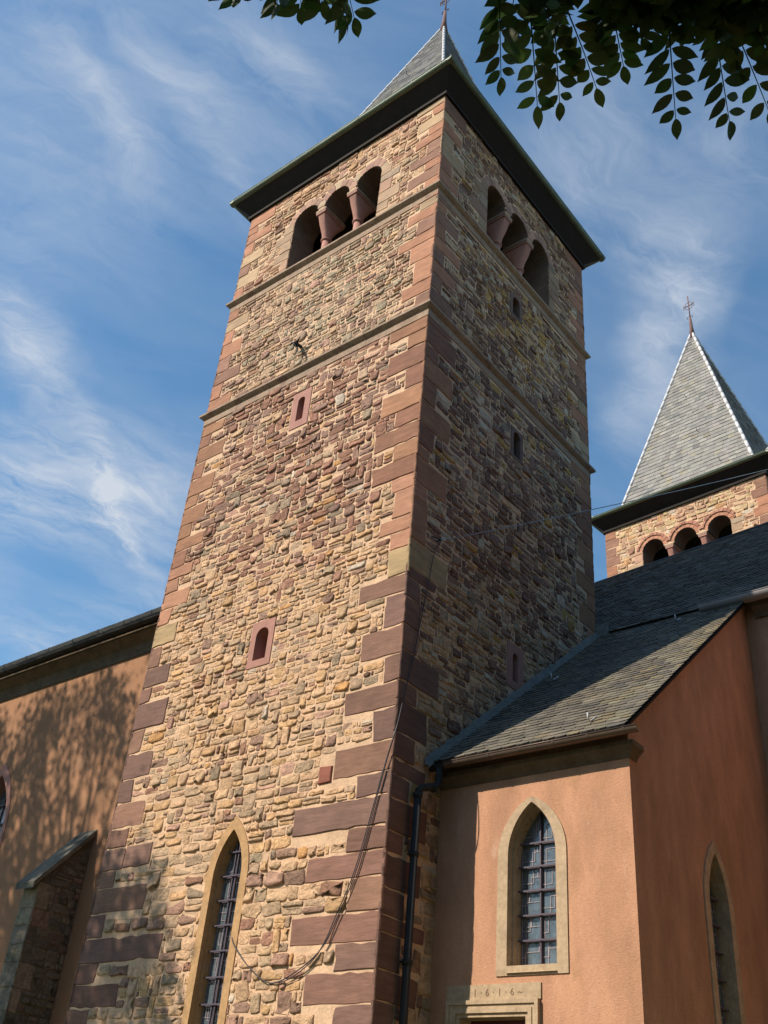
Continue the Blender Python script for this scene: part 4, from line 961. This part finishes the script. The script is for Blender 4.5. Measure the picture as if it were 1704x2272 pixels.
limbs = [[(13.9, -13.3, 4.6), (12.8, -12.4, 6.0), (11.3, -11.3, 6.6), (10.2, -10.5, 6.45), (9.5, -9.9, 6.1), (9.15, -9.75, 5.85)],
         [(13.2, -13.2, 7.2), (11.6, -13.0, 8.0), (9.8, -12.6, 8.3), (8.2, -12.0, 8.0), (7.4, -11.3, 7.4)],
         [(12.8, -12.4, 6.0), (11.2, -12.2, 7.0), (9.6, -11.6, 7.2), (8.6, -11.1, 6.7), (8.0, -10.8, 6.05)],
         [(11.3, -11.3, 6.6), (10.6, -10.1, 6.5), (10.1, -9.5, 6.15), (9.75, -9.3, 5.8)],
         [(12.4, -13.2, 9.6), (11.0, -12.0, 10.4), (9.4, -11.4, 10.4)], [(12.4, -13.2, 9.6), (12.5, -14.8, 10.8), (12.2, -16, 11.2)], [(13.2, -13.2, 7.2), (14.8, -12.4, 8.6), (16, -12, 9.4)]]
for l in limbs:
    lm_ = MB(); n_ = len(l); tube(lm_, smooth_pts([Vector(p) - org_ for p in l], 4), .1, 'bark', 8, radii=[max(.012, .11 * (1 - i / ((n_ - 1) * 4)) ** .9) for i in range((n_ - 1) * 4 + 1)]); lm_.build('limb', near)
fo = MB(); st = MB()
U_ = Vector((0, 0, 1))
def put(top, bot, big=.95, pairs=6):
    t, b = Vector(top) - org_, Vector(bot) - org_; compound(fo, st, t, b - t, (b - t).length, rt, pairs, big)
# the compound leaves that hang clear below the branch
hang = [((8.69, -10.01, 5.72), (8.60, -9.80, 5.36)), ((8.75, -9.92, 5.70), (8.68, -9.76, 5.37)), ((8.80, -9.89, 5.68), (8.83, -9.73, 5.40)), ((9.13, -9.66, 5.64), (9.05, -9.50, 5.29)), ((9.27, -9.55, 5.62), (9.22, -9.39, 5.26)), ((9.33, -9.60, 5.64), (9.36, -9.35, 5.27)), ((9.42, -9.6, 5.66), (9.46, -9.36, 5.30)), ((8.6, -10.1, 5.74), (8.52, -9.95, 5.47)), ((8.95, -9.8, 5.7), (8.93, -9.68, 5.47))]
for a, b in hang: put(a, b)
for a, b in (((7.98, -10.66, 5.80), (7.98, -10.60, 5.56)), ((7.93, -10.7, 5.78), (7.90, -10.66, 5.57)), ((8.06, -10.6, 5.78), (8.11, -10.47, 5.56)), ((8.14, -10.6, 5.8), (8.14, -10.45, 5.53)), ((7.80, -10.85, 5.78), (7.80, -10.79, 5.58)), ((8.03, -10.64, 5.76), (8.04, -10.55, 5.60))): put(a, b, 1.0, 4)
def pxy(p):                                     # only used to keep stray leaves off the spire and belfry
    d = Vector(p) - CAM; z = d.dot(F); return (852 + 2239.8 * d.dot(RT) / z, 1136 - 2239.8 * d.dot(UP) / z) if z > 0 else (-9e3, -9e3)
# the rest of the crown: leaves in clumps around the limbs
cnt = 0
for l, dens_, spread in ((limbs[0], 420, .55), (limbs[3], 300, .5), (limbs[2], 330, .75), (limbs[1], 420, .9), (limbs[4], 200, 1.1), (limbs[5], 120, 1.2), (limbs[6], 120, 1.2)):
    sp = smooth_pts(l, 5)
    for i in range(dens_):
        p = sp[int(len(sp) * (.35 + .65 * rt.random())) - 1]; q = p + Vector((rt.gauss(0, spread * .6), rt.gauss(0, spread * .6), rt.gauss(.1, spread * .4)))
        d = Vector((rt.uniform(-.7, .7), rt.uniform(-.7, .7), rt.uniform(-1.2, -.1))).normalized(); ln = rt.uniform(.28, .42)
        e = q + d * (ln + .1); x, y = pxy(e); x0, y0 = pxy(q); x, y = max(x, x0) if False else x, max(y, y0)
        lim = 70 if x > 1230 else 45 if x > 1060 else -60
        if 1300 < x: lim = 90
        if x > 1500: lim = 120
        if -60 < x < 1770 and y > lim: continue
        if -60 < x0 < 1060 and y0 > -60: continue
        if 850 < x < 1075 and y > -90: continue
        compound(fo, st, q - org_, d, ln, rt, 5, rt.uniform(.9, 1.15)); cnt += 1
for i in range(95):                               # thick fringe above the hanging leaves
    t = rt.random(); q = Vector((8.55, -10.15, 5.86)).lerp(Vector((9.6, -9.6, 5.86)), t) + Vector((rt.gauss(0, .12), rt.gauss(0, .12), rt.gauss(.02, .09)))
    d = Vector((rt.uniform(-.6, .6), rt.uniform(-.5, .6), rt.uniform(-1.2, -.2))).normalized(); ln = rt.uniform(.24, .34); x, y = pxy(q + d * (ln + .1))
    if y > 170 + 40 * math.sin(t * 23): continue
    if x < 1075 or pxy(q)[0] < 1060: continue
    compound(fo, st, q - org_, d, ln, rt, 5, rt.uniform(.85, 1.1))
fo.build('foliage', near); st.build('leaf_stalks', near)

# tree outside the picture on the left whose crown shades the wing and the foot of the tower
shade = thing('shade_tree', 'large tree left of the church that dapples the wing wall with shade', 'tree', (-17.5, -11.0, 0)); so_ = Vector((-17.5, -11, 0))
rs = random.Random(7); sunv = -sd
tk = MB(); tube(tk, [(0, 0, -.1), (.1, .1, 3), (.3, .2, 7), (.6, .3, 11), (1.0, .5, 15), (1.3, .6, 19)], .4, 'bark', 14, radii=[.6, .42, .36, .28, .2, .06]); tk.build('trunk', shade)
cl = []
def target(p, t, r, n): cl.append((Vector(p) + sunv * t, r, n))
for i in range(300):
    x = rs.uniform(-17, -7.4); z = rs.uniform(2.0, 11.9)
    k = 1
    if x > -9.8 and z > 9 and rs.random() < .5: continue
    target((x, 1.5, z), rs.uniform(13, 20), rs.uniform(.4, .85), 60)
for i in range(85): target((rs.uniform(-7.8, -4.9), 0, rs.uniform(1.0, 6.4)), rs.uniform(14, 21), rs.uniform(.35, .7), 60)
for i in range(8): target((rs.uniform(-4.9, -4.1), 0, rs.uniform(1.0, 4.6)), rs.uniform(10, 15), rs.uniform(.3, .45), 45)
for i in range(60):
    a = rs.uniform(0, 6.28); rr_ = rs.uniform(0, 4.2); cl.append((Vector((-18.5 + rr_ * math.cos(a), -11.5 + rr_ * math.sin(a), rs.uniform(12, 20))), rs.uniform(.5, 1.0), 50))
sf = MB()
for c, r_, n_ in cl:
    c = c - so_
    for k in range(n_):
        v = Vector((rs.gauss(0, 1), rs.gauss(0, 1), rs.gauss(0, .8))) * r_ * .55; p = c + v; d = Vector((rs.gauss(0, 1), rs.gauss(0, 1), rs.gauss(-.3, .7))).normalized(); s_ = d.cross(Vector((rs.gauss(0, 1), rs.gauss(0, 1), 1))).normalized(); ln = rs.uniform(.14, .24); w = ln * .28
        sf.add([tuple(p), tuple(p + d * ln * .5 + s_ * w), tuple(p + d * ln), tuple(p + d * ln * .5 - s_ * w)], [(0, 1, 2, 3)], 'leaf', col=(.05, .08, .02))
sf.build('crown', shade)
br = MB(); base_ = Vector((.3, .2, 7))
for c, r_, n_ in cl[::3]:
    b0 = Vector((.3, .2, 7)).lerp(Vector((1.2, .6, 17)), rs.random()); e = c - so_; md = b0.lerp(e, .5) + Vector((0, 0, .6)); tube(br, [b0, md, e], .05, 'bark', 5, radii=[.10, .05, .015], cap=False)
br.build('limbs', shade)

# unseen trees added behind the camera and to the right to cut skylight
ry = random.Random(9); TG = 'unseen trees added to block skylight'
def blocker_tree(x, y, h, r, k):
    t = thing('skylight_block_tree', 'large unseen tree added to block skylight', 'tree', (x, y, 0), 0, TG)
    tk = MB(); tube(tk, [(0, 0, -.1), (.1, 0, h * .3), (-.1, .1, h * .6), (0, 0, h * .85)], .3, 'bark', 10, radii=[.5, .36, .22, .05]); tk.build('trunk', t)
    cr_ = MB()
    for i in range(k):
        a, b = ry.uniform(0, 6.283), math.acos(ry.uniform(-.8, 1)); q = ry.uniform(.55, 1.0)
        c = Vector((math.cos(a) * math.sin(b) * r * q, math.sin(a) * math.sin(b) * r * q, h * .58 + math.cos(b) * h * .42 * q))
        for j in range(24):
            p = c + Vector((ry.gauss(0, .5), ry.gauss(0, .5), ry.gauss(0, .4))); d = Vector((ry.gauss(0, 1), ry.gauss(0, 1), ry.gauss(0, .6))).normalized(); s_ = d.cross(Vector((ry.gauss(0, 1), ry.gauss(0, 1), 1))).normalized(); ln = ry.uniform(.28, .48)
            cr_.add([tuple(p), tuple(p + d * ln * .5 + s_ * ln * .33), tuple(p + d * ln), tuple(p + d * ln * .5 - s_ * ln * .33)], [(0, 1, 2, 3)], 'leaf', col=(.045, .07, .02))
    cr_.build('crown', t)
for (x, y, h, r) in ((17.5, -4.5, 22, 5.6), (19.5, 1.5, 24, 6), (22, -9, 23, 6.5), (19, -18, 21, 6), (9.5, -27, 20, 6.5), (-1, -30, 20, 6.5), (-12, -33, 20, 6), (30, -2, 24, 8)): blocker_tree(x, y, h, r, 760)
